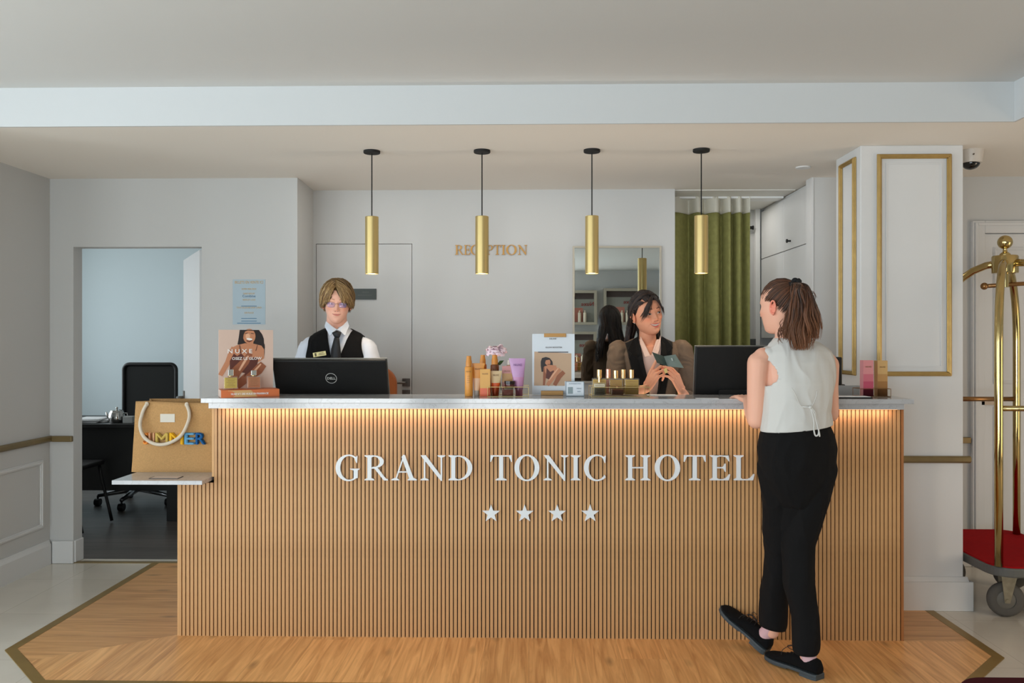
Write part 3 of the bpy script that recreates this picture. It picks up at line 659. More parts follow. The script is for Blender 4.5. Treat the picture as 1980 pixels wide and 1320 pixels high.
# visitor chair (mostly hidden by the door jamb)
yv = 2.2; xv = WX(170, yv)-.31
vc = thing('visitor_chair', 'thin black metal chair half hidden behind the doorway jamb', 'chair', (xv, yv, 0))
hx_ = WX(193,yv)-xv-.012
for sx in (-hx_, hx_):
    MB().tube([(sx,.2,.012),(sx-.02*(sx>0),.2,.1),(sx-.085*(1 if sx>0 else -1),.2,.36),(sx-.1*(1 if sx>0 else -1),.2,.45)], .0115, 10).build('leg', BLACK, vc, smooth=True)
    MB().tube([(sx,-.22,.012),(sx-.10*(1 if sx>0 else -1),-.2,.45)], .0115, 10).build('leg', BLACK, vc, smooth=True)
MB().box((-.2,-.24,.44), (hx_-.06,.22,.475)).build('seat', BLACKM, vc, bev=.012)
MB().tube([(-.17,-.2,.45),(-.17,-.26,.85),(.17,-.26,.85),(.17,-.2,.45)], .011, 8).box((-.16,-.27,.6), (.16,-.25,.84)).build('backrest', BLACKM, vc)
# notice on the wall
nt_ = thing('wall_notice', 'pale blue printed notice with yellow heading taped to the wall above the beauty display', 'notice', (WX(481,YL), YL, WZ(627,YL,481)))
na, nb_ = W(450,627,YL-.002), W(513,540,YL-.002); mb = MB()
mb.box((na.x,YL-.002,na.z), (nb_.x,YL,nb_.z)); cx_ = (na.x+nb_.x)/2; sc = (nb_.z-na.z)/87
tz = lambda v: na.z+(627-v)*sc
mb.build('sheet', mat('notice_paper', (172,190,200), .6), nt_, world=True)
mb = MB(); mb.text('BILLETS EN VENTE ICI', 7.6*sc*1.0, (cx_,YL-.0028,tz(548)), align='CENTER', sx=.76)
for v, t_ in ((560,'SUPER MERCREDI'),(569,'TARIF REDUIT'),(596,'TOUS LES JOURS SAUF LUNDI'),(606,'SUR PLACE'),(581,'VISITE ET CAVE')): mb.text(t_, 4.6*sc, (cx_,YL-.0028,tz(v)), align='CENTER', sx=.8)
mb.build('lettering', mat('notice_yellow', (206,168,96), .6), nt_, world=True)
mb = MB(); mb.text('Combine', 7*sc, (cx_,YL-.0028,tz(574.5)), align='CENTER')
for v, w_ in ((592,30),(616,30),(621,30),(625,46)): mb.box((cx_-w_/2*sc,YL-.0028,tz(v)), (cx_+w_/2*sc,YL-.002,tz(v)+1.1*sc))
mb.build('lettering', mat('notice_blue', (58,108,146), .6), nt_, world=True)

# ================================================================= JUTE BAG
JUTE = mat('jute', (180,138,88), .9, bump=.8, bscale=420, var=.10, vscale=150)
bg = thing('tote_bag', 'natural jute tote bag with white rope handle and colourful felt letters', 'bag', (-1.69,.22,SH))
yb = .13
A_ = W(254.5,913,yb); B_ = W(407,915.5,yb); C_ = W(263,775,yb); D_ = W(403,779,yb)
x0b, x1b = A_.x, XM-.016; zb0, zb1 = SH+.001, W(300,777,yb).z
def bagshell():
    nx, nz = 16, 18; mb = MB(); dep = .17; rings = []
    for j in range(nz+1):
        t_ = j/nz; z = zb0+(zb1-zb0)*t_
        xl = x0b+(C_.x-A_.x)*t_; xr = x1b-.012*t_; d_ = dep*(1-.15*t_)
        pts = []
        for i in range(nx+1):
            s_ = i/nx; x = xl+(xr-xl)*s_
            y = yb-.010*math.sin(math.pi*s_)*math.sin(math.pi*t_*.9)+.004*noise.noise(Vector((x*9, z*9, 1)))*2
            pts.append((x, y, z+.004*math.sin(5*s_+1)*t_))
        for i in range(1, 6): pts.append((xr-.022*math.sin(math.pi*i/6)*(.4+t_), yb+d_*i/6, z+.002))
        for i in range(nx+1):
            s_ = 1-i/nx; pts.append((xl+(xr-xl)*s_, yb+d_+.008*math.sin(math.pi*s_), z+.006*t_))
        for i in range(1, 6): pts.append((xl+.030*math.sin(math.pi*i/6)*(.3+t_), yb+d_*(1-i/6), z+.002))
        rings.append(pts)
    o = len(mb.v); n_ = len(rings[0]); mb.rings(rings, cap=False); mb.f.append(tuple(range(n_))); mb.m.append(0)
    ob = mb.build('body', JUTE, bg, smooth=True, world=True, auto=45); md = ob.modifiers.new('s', 'SOLIDIFY'); md.thickness = .003; md.offset = 0
bagshell()
rope = MB(); pts = [W(284,781,yb-.012), W(276,797,yb-.020), W(271,822,yb-.03), W(279,845,yb-.038), W(300,858,yb-.042), W(325,857,yb-.042), W(350,842,yb-.038), W(364,815,yb-.03), W(366,797,yb-.02), W(361,782,yb-.012)]
def smooth_path(P, k=6):
    P = [Vector(p) for p in P]; out = []
    for i in range(len(P)-1):
        a, b, c, d = P[max(i-1,0)], P[i], P[i+1], P[min(i+2,len(P)-1)]
        for j in range(k):
            t_ = j/k; out.append(.5*((2*b)+(c-a)*t_+(2*a-5*b+4*c-d)*t_*t_+(3*b-a-3*c+d)*t_**3))
    out.append(P[-1]); return out
rp = smooth_path(pts)
rope.tube(rp, .0085, 10); rope.ell(pts[0], (.010,.006,.012)).ell(pts[-1], (.010,.006,.012))
ROPE = mat('rope_cotton', (202,188,168), .8, bump=.6, bscale=300)
rope.build('handle', ROPE, bg, smooth=True, world=True)
rp2 = [Vector((p.x+.03, yb+.17, p.z+.0)) for p in [W(290,782,yb+.17), W(295,792,yb+.17), W(325,800,yb+.17), W(352,792,yb+.17), W(356,780,yb+.17)]]
MB().tube(smooth_path(rp2), .0085, 10).build('handle', ROPE, bg, smooth=True, world=True)
ta, tb_ = W(310,816,yb-.012), W(338,800,yb-.012)
MB().box((ta.x,yb-.013,ta.z), (tb_.x,yb-.0105,tb_.z)).build('label_tag', mat('tag_cream', (204,196,182), .7), bg, world=True)
FELT = [('S',(226,140,60)),('U',(224,170,130)),('M',(190,160,80)),('M',(224,168,30)),('E',(96,152,186)),('R',(22,86,142))]
us = [279, 290, 302, 329, 358, 379.5]; we = [289, 301, 328, 357, 378, 399]
for k, (ch, c_) in enumerate(FELT):
    a0 = W(us[k], 858.5, yb-.012); a1 = W(we[k], 836, yb-.012); mb = MB()
    cu = bpy.data.curves.new('t', 'FONT'); del cu
    tmp = MB()
    for q_, (ox_, oz_) in enumerate(((-.035,-.02),(.035,.02),(-.035,.02),(.035,-.02),(0,0))): tmp.text(ch, 1, (ox_,-.012*q_,oz_), depth=.02)
    xs = [p[0] for p in tmp.v]; zs_ = [p[2] for p in tmp.v]
    fx = (a1.x-a0.x)/(max(xs)-min(xs)); fz = (a1.z-a0.z)/(max(zs_)-min(zs_))
    mb.add([(a0.x+(p[0]-min(xs))*fx, yb-.012+(p[1])*.3, a0.z+(p[2]-min(zs_))*fz) for p in tmp.v], tmp.f)
    mb.build('letter', mat('felt_%d' % k, c_, .95, bump=.4, bscale=500), bg, world=True)
tag(MB().box((-1.765,.2,SH+.20), (-1.70,.215,SH+.31)).box((-1.62,.2,zb1-.06), (-1.585,.21,zb1+.012)).build('tissue_paper', mat('tissue', (226,200,186), .8), org=(-1.69,.2,SH+.2)), 'scrap of pinkish paper sticking out of the jute bag', 'paper') if False else None

# ================================================================= LUGGAGE CART
hubc = Vector((2.535,.61,0)); zp = .285
lc = thing('luggage_cart', 'polished brass birdcage luggage cart with red carpet beside the pillar', 'luggage cart', (hubc.x, hubc.y, 0))
X0, X1, Y0, Y1 = 2.262, 2.81, .205, 1.03
plat = rrect(X0, X1, Y0, Y1, .11, 8)
MB().prism(plat, zp-.05, zp-.004, 'xy').build('platform', mat('cart_bumper', (98,98,94), .6), lc, world=True, bev=.008)
MB().prism(rrect(X0+.008, X1-.008, Y0+.008, Y1-.008, .10, 8), zp-.004, zp+.004, 'xy').build('carpet', mat('red_carpet', (158,20,24), .95, spec=.1, bump=.6, bscale=350, var=.08, vscale=60), lc, world=True)
hubz = 1.80
for (px_, py_) in ((X0+.035,Y0+.04),(X1-.05,Y0+.04),(X0+.035,Y1-.13),(X1-.045,Y1-.13)):
    b = Vector((px_, py_, 0)); d = hubc-b; d.z = 0; P = [b+Vector((0,0,zp)), b+Vector((0,0,.9)), b+Vector((0,0,1.38))]
    for k in range(1, 9):
        t_ = math.pi/2*k/8; P.append(b+d*(1-math.cos(t_))*.93+Vector((0,0,1.38+(hubz+.0-1.38)*math.sin(t_))))
    MB().tube(P, .0195, 16).build('post', BRASS, lc, smooth=True, world=True)
MB().lathe((hubc.x,hubc.y,0), [(.001,hubz-.055),(.062,hubz-.055),(.064,hubz-.05),(.064,hubz+.032),(.06,hubz+.038),(.001,hubz+.04)], 28).build('hub', BRASS, lc, smooth=True, world=True, auto=35)
MB().cyl((hubc.x,hubc.y,hubz-.13), (hubc.x,hubc.y,hubz-.05), .019, n=16).build('hub_stem', BRASS, lc, smooth=True, world=True, auto=35)
MB().lathe((hubc.x,hubc.y,hubz+.038), [(.03,0),(.024,.012),(.012,.02),(.01,.035),(.014,.042),(.001,.044)], 24).ell((hubc.x,hubc.y,hubz+.11), .037, n=28, m=18).build('finial', BRASS, lc, smooth=True, world=True)
rz_ = hubz-.105
MB().cyl((hubc.x-.12,hubc.y-.02,rz_-.02), (hubc.x+.6,hubc.y+.12,rz_+.03), .011, n=14).ell((hubc.x-.12,hubc.y-.02,rz_-.02), .019).build('hanging_rail', mat('antique_brass', (150,112,72), .3, .9), lc, smooth=True, world=True)
zr = 1.055
MB().cyl((X0+.035,Y1-.13,zr), (X1-.045,Y1-.13,zr), .0135, n=14).build('rail', mat('antique_brass'), lc, smooth=True, world=True)
MB().cyl((X0+.035,Y0+.04,zr), (X1-.05,Y0+.04,zr), .0135, n=14).build('rail', BRASS, lc, smooth=True, world=True)
TYRE = mat('grey_tyre', (92,88,82), .8); 
def caster(x, y, yaw):
    M = Matrix.Translation((x,y,0)) @ Matrix.Rotation(R(yaw),4,'Z')
    w_ = MB(); 
    for a in (0,):
        rs = []
        for k in range(13):
            t_ = math.pi*2*k/12
        prof_ = [(.045,-.018),(.07,-.021),(.084,-.014),(.088,0),(.084,.014),(.07,.021),(.045,.018)]
        rings_ = [[M @ Vector((h_, r_*math.cos(2*math.pi*j/32), .088+r_*math.sin(2*math.pi*j/32))) for j in range(32)] for r_, h_ in prof_]
        w_.rings(rings_, cap=False)
        w_.rings([rings_[-1], rings_[0]], cap=False)
    wh = w_.build('caster_wheel', TYRE, lc, smooth=True, world=True, auto=50)
    MB().rings([[M @ Vector((h_, r_*math.cos(2*math.pi*j/24), .088+r_*math.sin(2*math.pi*j/24))) for j in range(24)] for r_, h_ in ((.012,-.022),(.046,-.014),(.046,.014),(.012,.022))]).build('wheel_hub', mat('wheel_hub_grey', (120,116,108), .5, .3), lc, smooth=True, world=True, auto=40)
    f = MB()
    for s in (-1,1):
        f.prism([(s*.028-.002,0)], 0, 0) if False else None
        a = [(s*.026, -.012, .075), (s*.026, .012, .075), (s*.026, .03, .235-.0), (s*.026, -.05, .235)]
        vs = [M @ Vector(p) for p in a]+[M @ Vector((p[0]+s*.004, p[1], p[2])) for p in a]
        f.add(vs, [(0,1,2,3),(7,6,5,4),(0,4,5,1),(1,5,6,2),(2,6,7,3),(3,7,4,0)])
    f.obox(M, (-.032,-.055,.228), (.032,.035,.236)); f.add([], [])
    f.cyl(M @ Vector((-.036,0,.088)), M @ Vector((.036,0,.088)), .009, n=12)
    f.build('caster_fork', mat('zinc', (170,160,138), .4, .7, var=.15, vscale=40), lc, world=True)
caster(2.395, .36, 78); caster(2.66, .36, 62) if False else None
caster(X1-.12, Y0+.14, 40); caster(X0+.10, Y1-.17, 75); caster(X1-.12, Y1-.2, 60)
# maroon pouf at the bottom right corner
py_ = Vector((1.7, -2.168, 0)); 
pz = .505
pf = thing('upholstered_bench', 'dark maroon upholstered seat whose edge shows in the lower right corner', 'bench', tuple(py_))
MB().prism(rrect(-.60,.62,-.45,.525,.09,8), .03, pz, 'xy').build('cushion', mat('maroon_velvet', (66,14,22), .9, spec=.15), pf, bev=.012, bseg=3)
MB().prism(rrect(-.55,.57,-.40,.475,.06,6), 0, .0295, 'xy').build('base', BLACK, pf)

# ================================================================= DISPLAY CASES ON THE REAR WALL (seen in the mirror)
def vitrine(uL, uR, vT, vB, lab, kind):
    # virtual image: a point (x, y) behind the camera appears at (x, 2*YB - y)
    yw = -7.0; yv_ = 2*YB-yw
    a, b = W(uL,vB,yv_), W(uR,vT,yv_)
    t = thing('display_case', lab, 'display case', ((a.x+b.x)/2, yw+.06, a.z), group='framed product displays on the lobby wall')
    m = MB(); d = yw
    wd = .045
    m.box((a.x,d+.001,a.z), (a.x+wd,d+.12,b.z)).box((b.x-wd,d+.001,a.z), (b.x,d+.12,b.z)).box((a.x+wd+.0005,d+.001,b.z-wd), (b.x-wd-.0005,d+.12,b.z)).box((a.x+wd+.0005,d+.001,a.z), (b.x-wd-.0005,d+.12,a.z+wd))
    m.build('frame', mat('frame_champagne'), t, world=True)
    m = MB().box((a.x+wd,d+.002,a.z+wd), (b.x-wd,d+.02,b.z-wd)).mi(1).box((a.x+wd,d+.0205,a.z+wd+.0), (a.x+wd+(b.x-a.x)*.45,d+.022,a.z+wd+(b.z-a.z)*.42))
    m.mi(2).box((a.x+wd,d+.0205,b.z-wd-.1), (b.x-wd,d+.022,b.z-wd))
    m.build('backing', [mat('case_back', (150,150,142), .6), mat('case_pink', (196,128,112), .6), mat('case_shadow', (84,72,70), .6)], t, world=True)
    tx = MB(); tx.text('Nuxe', .10, ((a.x+b.x)/2+.1, d+.03, b.z-.26), align='CENTER', M=Matrix.Rotation(math.pi, 3, 'Z'), depth=.002); tx.build('lettering', mat('case_red', (150,50,46), .6), t, world=True)
    for q in range(2 if kind < 2 else 4):
        x = (a.x+b.x)/2+(-.04+.09*q if kind < 2 else -.16+.10*q); h_ = .2 if kind < 2 else .12
        z0_ = a.z+wd+(0 if kind < 2 else .16)
        bt = thing('perfume_bottle', 'slim pale bottle inside a framed display case on the lobby wall', 'bottle', (x, d+.07, z0_), group='bottles in the lobby display cases')
        MB().lathe((0,0,0), [(.001,0),(.028,0),(.028,h_*.8),(.012,h_*.85),(.012,h_),(.001,h_)], 16).build('body', mat('pale_glass', (228,214,190), .2), bt, smooth=True, auto=40)
    if kind == 2: MB().box((a.x+wd,d+.021,a.z+wd), (b.x-wd,d+.11,a.z+wd+.02)).box((a.x+wd,d+.021,a.z+wd+.14), (b.x-wd,d+.11,a.z+wd+.155)).build('shelf', mat('case_pink'), t, world=True)
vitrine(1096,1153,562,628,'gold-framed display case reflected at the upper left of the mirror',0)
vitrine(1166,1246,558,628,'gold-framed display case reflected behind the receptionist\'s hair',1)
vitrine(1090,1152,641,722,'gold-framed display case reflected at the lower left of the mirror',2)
# ================================================================= THINGS ON THE COUNTER
def monitor(name, lab, u0, u1, vtop, yb_, yt_, zlow, logo=None, right=None):
    tl = W(u0, vtop, yt_); xr = right if right is not None else WX(u1, yt_)
    w_ = xr-tl.x; zt_ = tl.z
    slope = (yb_-yt_)/(zt_-ZT); L_ = (zt_-zlow)
    t = thing(name, lab, 'computer monitor', ((tl.x+xr)/2, yb_+.2, .735))
    ang = math.atan(slope); M = Matrix.Translation((tl.x, yt_, zt_)) @ Matrix.Rotation(ang, 4, 'X')   # local: x along, -z down, -y towards the camera
    H_ = L_/math.cos(ang)
    mb = MB(); mb.obox(M, (0,0,-H_), (w_,.022,0))
    sh_ = mb.build('back_shell', mat('monitor_shell', (17,17,16), .5, spec=.35, bump=.25, bscale=420), t, world=True, bev=.006, bseg=3)
    mb = MB(); mb.obox(M, (-.0015,.0221,-H_-.001), (w_+.0015,.030,.002)); mb.build('bezel', mat('monitor_edge', (112,112,106), .4, .4), t, world=True, bev=.002)
    mb = MB(); mb.obox(M, (.014,.0301,-H_+.016), (w_-.014,.0306,-.014)); mb.build('screen', mat('screen_glow', (120,140,160), .3, emit=(190,205,225), es=.9), t, world=True)
    mb = MB(); mb.obox(M, (.12,-.012,-H_+.03), (w_-.12,-.0005,-.215)); mb.build('vent_panel', BLACKM, t, world=True, bev=.003)
    cxm = (tl.x+xr)/2; yq = yt_+slope*(zt_-.9)
    MB().box((cxm-.04,yq-.03,.76), (cxm+.04,yq+.0,.95)).box((cxm-.13,yq-.10,.7352), (cxm+.13,yq+.12,.76)).build('stand', BLACK, t, world=True, bev=.004)
    if logo:
        lp = W(logo[0], logo[1], yt_+slope*.03); q = M.inverted() @ lp; q.y = -.0012
        mb = MB(); mb.rings([[M @ Vector((q.x+r_*math.cos(2*math.pi*j/40), q.y, q.z+r_*math.sin(2*math.pi*j/40))) for j in range(40)] for r_ in (.0285,.0255)], cap=False)
        LG = mat('logo_silver', (196,194,188), .4, .3)
        mb.build('logo_ring', LG, t, world=True)
        tx = MB(); tx.text('DELL', .0185, (0,0,0), align='CENTER', bold=.0004, sx=1.02)
        vs = [M @ (Vector(p)+Vector((q.x, q.y, q.z-.0065))) for p in tx.v]; tx.v = [tuple(v) for v in vs]
        tx.build('logo_lettering', LG, t, world=True)
    return t
monitor('computer_monitor', 'black monitor seen from behind in front of the blond receptionist', 525, 746.5, 697, .275, .20, .86, logo=(638,736))
monitor('computer_monitor', 'black monitor seen from behind between the smiling receptionist and the guest', 1345.5, 1560, 670, .275, .235, .84)

# ---- pictures made of flat shapes (printed area, facing -y in local x-z)
def picture(t, nm, M, mats, shapes, base=.0006, layer=.00025, texts=()):
    mb = MB()
    for k, (mi_, poly) in enumerate(shapes):
        mb.mi(mi_); y = -base-layer*k
        o = MB().prism(poly, y, y+layer*.9, 'xz'); mb.add([M @ Vector(p) for p in o.v], o.f)
    mb.build(nm, mats, t)
    for (txt, size, x, z, m_, al, sx_) in texts:
        o = MB().text(txt, size, (x, -base-layer*len(shapes)-.0004, z), depth=.0003, align=al, sx=sx_, bold=size*.02); o.v = [tuple(M @ Vector(p)) for p in o.v]; o.build('lettering', m_, t)
def elp(cx_, cz_, rx, rz, n=20, a=0): return [(cx_+rx*math.cos(2*math.pi*i/n)*math.cos(R(a))-rz*math.sin(2*math.pi*i/n)*math.sin(R(a)), cz_+rx*math.cos(2*math.pi*i/n)*math.sin(R(a))+rz*math.sin(2*math.pi*i/n)*math.cos(R(a))) for i in range(n)]
def limbpoly(P, Rr):
    L = []; Rg = []
    for i, p in enumerate(P):
        a = Vector(P[max(i-1,0)]); b = Vector(P[min(i+1,len(P)-1)]); d = (b-a).normalized(); n_ = Vector((-d.y, d.x))
        L.append(tuple(Vector(p)+n_*Rr[i])); Rg.append(tuple(Vector(p)-n_*Rr[i]))
    return L+Rg[::-1]
PSK = mat('print_skin', (196,132,96), .5); PSK2 = mat('print_skin_dark', (150,88,58), .5); PSK3 = mat('print_skin_light', (224,172,138), .5); PHAIR = mat('print_hair', (38,28,28), .5)
PBG = mat('print_pinkbeige', (214,186,170), .5); PDRS = mat('print_dress', (92,44,34), .5); PWH = mat('print_white', (238,232,226), .5); PBG2 = mat('print_tan', (192,160,130), .5); PIN = mat('print_ink', (96,92,92), .5)
ORG = mat('print_orange', (206,110,62), .45); YEL = mat('print_straw', (204,160,104), .45)
# ---- beauty display stand, turned towards the guest side
st = thing('display_stand', 'cardboard beauty display with laughing woman poster and orange base at the left counter end', 'display', (WX(482,.06), .055, ZT+.0005), R(26))
BW = .262; BD = .13; BH = .036
MB().box((-BW/2,-BD/2,0), (BW/2,BD/2,BH)).build('base', [ORG], st, bev=.001)
picture(st, 'base_print', Matrix.Translation((0,-BD/2,0)), [YEL, ORG, PSK3], [(0,[(-BW/2+.03,.003),(BW/2-.10,.003),(BW/2-.13,BH-.002),(-BW/2+.03,BH-.002)]), (1,elp(-BW/2+.036,.016,.026,.0155))], texts=[('NUXE N°1 DES HUILES EN PHARMACIE', .0125, -.004, .013, PWH, 'CENTER', .78)])
MB().box((-BW/2-.001,-BD/2+.01,.001), (-BW/2-.0003,BD/2,BH-.001)).build('side_print', PBG, st)
PW, PH = .252, .281
MB().box((-BW/2,BD/2-.006,BH), (-BW/2+PW,BD/2,BH+PH)).build('poster_panel', PBG, st, bev=.0006)
def q5(x, y): return (-BW/2+(x-165)/825*PW, BH+(1110-y)/920*PH)
S5 = lambda L: [q5(*p) for p in L]
def lp5(P, Rr): return limbpoly([q5(*p) for p in P], [r*PW/825 for r in Rr])
shapes = [
 (1, S5([(480,190),(770,190),(820,260),(845,330),(850,400),(865,470),(800,470),(760,430),(500,425),(445,420),(460,340),(470,270)])),
 (1, S5([(820,400),(860,420),(858,560),(850,620),(800,640)])),
 (0, S5([(440,430),(560,400),(700,410),(810,440),(850,500),(850,640),(760,700),(600,720),(420,700),(340,620),(345,520),(380,460)])),
 (0, lp5([(400,470),(350,580),(300,700),(190,900)], [45,50,40,34])),
 (3, S5([(390,560),(440,600),(500,560),(560,620),(640,640),(700,620),(760,660),(740,760),(600,880),(330,820),(330,680)])),
 (4, lp5([(640,560),(560,690),(420,850),(320,1080)], [40,62,78,80])),
 (2, lp5([(610,600),(545,700),(470,830)], [12,18,14])),
 (4, lp5([(840,730),(760,820),(600,930),(430,1070)], [55,76,72,60])),
 (2, lp5([(800,730),(720,820),(640,900)], [10,16,10])),
 (3, S5([(560,870),(640,780),(700,720),(720,760),(620,860),(540,930)])),
 (0, S5([(590,400),(600,350),(690,350),(680,430),(640,440)])),
 (0, [q5(540+0,0)] and elp(*q5(622,290), 95*PW/825, 118*PH/920)),
 (2, elp(*q5(600,290), 34*PW/825, 44*PH/920)),
 (1, S5([(480,190),(770,190),(740,240),(700,205),(600,200),(560,215),(535,270),(530,330),(500,390),(470,360)])),
 (5, elp(*q5(625,336), 46*PW/825, 17*PH/920, a=-8)),
 (3, S5([(575,350),(620,368),(672,345),(662,365),(622,384),(585,370)])),
 (1, S5([(558,243),(600,235),(600,243),(560,251)])), (1, S5([(645,240),(690,246),(690,254),(645,248)])),
 (3, S5([(470,430),(480,430),(500,560),(485,560)])), (3, S5([(740,430),(748,430),(725,520),(715,520)])),
]
picture(st, 'poster_print', Matrix.Translation((0,BD/2-.006,0)), [PSK, PHAIR, PSK3, PDRS, PSK2, PWH], shapes,
        texts=[('N U X E', .0275, q5(480,0)[0], q5(0,556)[1], PWH, 'CENTER', 1.18), ('OSEZ LE GLOW', .0185, q5(585,0)[0], q5(0,660)[1], PWH, 'CENTER', 1.05)])
Minv = st.matrix_basis
def glass_bottle(lab, x, y, z, w_, d_, h_, capw, caph, liquid, group=None, capc=None, rotz=0, lbl=None, name='oil_bottle', capround=False):
    t = thing(name, lab, 'bottle', (x, y, z), rotz, group)
    lq = mat('liquid_%d_%d_%d' % liquid, liquid, .15, spec=.6)
    MB().box((-w_/2,-d_/2,0), (w_/2,d_/2,h_)).build('glass', mat('thick_glass', (232,226,212), .04, alpha=.10, spec=.9), t, bev=.004, bseg=3)
    MB().box((-w_/2+.004,-d_/2+.004,.006), (w_/2-.004,d_/2-.004,h_-.006)).build('oil', lq, t, bev=.002)
    MB().cyl((0,0,h_-.0005), (0,0,h_+.004), capw*.42, n=16).build('neck', BRASSL, t, smooth=True, auto=40)
    if capround: c = MB().cyl((0,0,h_+.003), (0,0,h_+caph), capw/2, n=24).build('cap', capc or BRASSL, t, smooth=True, auto=35)
    else: c = MB().box((-capw/2,-capw/2,h_+.003), (capw/2,capw/2,h_+caph)).build('cap', capc or WHITE, t, bev=.001)
    if lbl:
        mb = MB(); 
        for k in range(5): ww = (.7,.5,.62,.4,.55)[k]*w_/2; mb.box((-ww,-d_/2-.0006,h_*(.8-.13*k)), (ww,-d_/2-.0001,h_*(.8-.13*k)+.0013))
        mb.build('label_print', lbl, t)
    return t
def onstand(lx, ly, lz): return Minv @ Vector((lx, ly, lz))
PRD = mat('print_brown', (128,88,48), .5)
p_ = onstand(-.085,-.02,BH+.0005); glass_bottle('square bottle of yellow oil with silver cap on the left of the orange display base', p_.x, p_.y, p_.z, .064, .034, .062, .024, .032, (196,170,62), capc=mat('cap_silver', (214,212,204), .2, .8), rotz=R(26), lbl=PRD, group='oil bottles on the display stand')
p_ = onstand(.02,-.01,BH+.0005); glass_bottle('square bottle of coppery oil with silver cap on the right of the orange display base', p_.x, p_.y, p_.z, .066, .034, .062, .024, .026, (176,104,58), capc=mat('cap_silver'), rotz=R(26), lbl=PRD, group='oil bottles on the display stand')

# ---- sun-care group
def px2m(n, y): return n*(y+DIST)/FPX
def spray(lab, u0, u1, vt, vcap, y, col, capc, body_n='sun_spray', grp='sun care products on the counter', lblc=None, z0=None):
    x = WX((u0+u1)/2, y); r = px2m((u1-u0)/2, y); zc = WZ(vcap, y)-ZT; zt_ = WZ(vt, y)-ZT; z0 = 0
    t = thing(body_n, lab, 'bottle', (x, y, ZT+.0005), group=grp)
    MB().lathe((0,0,0), [(.001,0),(r*.94,0),(r,.003),(r,zc-.004),(r*.9,zc),(r*.5,zc+.001),(.001,zc+.001)], 28).build('body', col, t, smooth=True, auto=40)
    MB().lathe((0,0,zc+.0012), [(.001,0),(r*.78,0),(r*.74,(zt_-zc)*.45),(r*.62,(zt_-zc)*.62),(r*.56,(zt_-zc)*.95),(r*.45,zt_-zc-.001),(.001,zt_-zc-.001)], 24).build('cap', capc, t, smooth=True, auto=40)
    tx = MB().text('NUXE', r*.46, (0,-r-.0007,zc*.82), align='CENTER'); tx.build('lettering', lblc or PRD, t)
    mb = MB()
    for k in range(4): mb.box((-r*.35,-r*1.0-.0004,zc*(.68-.07*k)), (r*.35,-r*.93,zc*(.68-.07*k)+.0012))
    mb.build('label_print', lblc or PRD, t)
    return t
OB = mat('orange_plastic', (222,150,66), .35); OC = mat('orange_cap', (212,140,60), .35)
spray('tall orange sun spray at the left end of the beauty product group', 898.6, 914.5, 688, 709, .09, OB, OC)
spray('orange spray bottle standing behind the amber carton', 926, 941, 686, 704, .215, mat('deep_orange', (206,112,48), .35), OC)
spray('dark amber pump bottle with orange cap below the pink flower', 948.3, 965, 686, 705, .19, mat('amber_dark', (112,58,22), .15, coat=.5), OC)
spray('slim pale pump bottle behind the dusky pink carton', 979.5, 988, 696, 706, .215, mat('pale_amber', (214,170,130), .3), mat('white_cap', (226,218,208), .4))
def tube(lab, u0, u1, b0, b1, vt, vb, y, top, low, capc, rz=0, split=.45, txt=PRD, grp='sun care products on the counter'):
    x = WX((b0+b1)/2, y); wt = px2m(u1-u0, y); wb = px2m(b1-b0, y); H_ = WZ(vt,y)-WZ(vb,y); off = WX((u0+u1)/2, y)-x
    t = thing('cream_tube', lab, 'tube', (x, y, ZT+.0005), rz, grp)
    MB().lathe((0,0,0), [(.001,0),(wb*.42,0),(wb*.44,.002),(wb*.44,H_*.17),(.001,H_*.17)], 24).build('cap', capc, t, smooth=True, auto=40)
    def ring(s): 
        w_ = wb/2+(wt/2-wb/2)*s; d_ = wb/2*(1-s)+.0012; h = H_*(.172+.828*s)
        return [(off*s+w_*math.copysign(abs(math.cos(a))**(1-.0*s), math.cos(a)), d_*math.sin(a), h) for a in [2*math.pi*j/24 for j in range(24)]]
    k = 10; lo = [ring(split*i/k) for i in range(k+1)]; hi = [ring(split+(1-split)*i/k) for i in range(k+1)]
    MB().rings(hi).build('tube_body', top, t, smooth=True, auto=60); MB().rings(lo).build('tube_lower_band', low, t, smooth=True, auto=60)
    s=.72; w_ = wb/2+(wt/2-wb/2)*s
    MB().text('NUXE', wt*.19, (off*s,-(wb/2*(1-s)+.0032),H_*.80), align='CENTER').build('lettering', txt, t)
    return t
tube('orange cream tube standing on its cap beside the tall orange spray', 913, 938, 916, 927.5, 702, 765.5, .11, OB, mat('white_peach', (226,186,150), .35), mat('cap_grey', (170,160,150), .4))
tube('cream and orange tube in front of the amber pump bottle', 948, 971, 951, 964.5, 716, 764.5, .12, mat('cream_gloss', (226,196,150), .35), mat('bright_orange', (224,92,40), .35), mat('bright_orange'), split=.42)
tube('large lilac body cream tube at the right end of the product group', 984, 1016, 995.6, 1011.5, 692, 764.5, .125, mat('lilac', (196,150,192), .3), mat('lilac_pink', (200,140,178), .3), mat('pink_cap', (196,120,150), .35), txt=mat('purple_ink', (100,60,120), .5), split=.4)
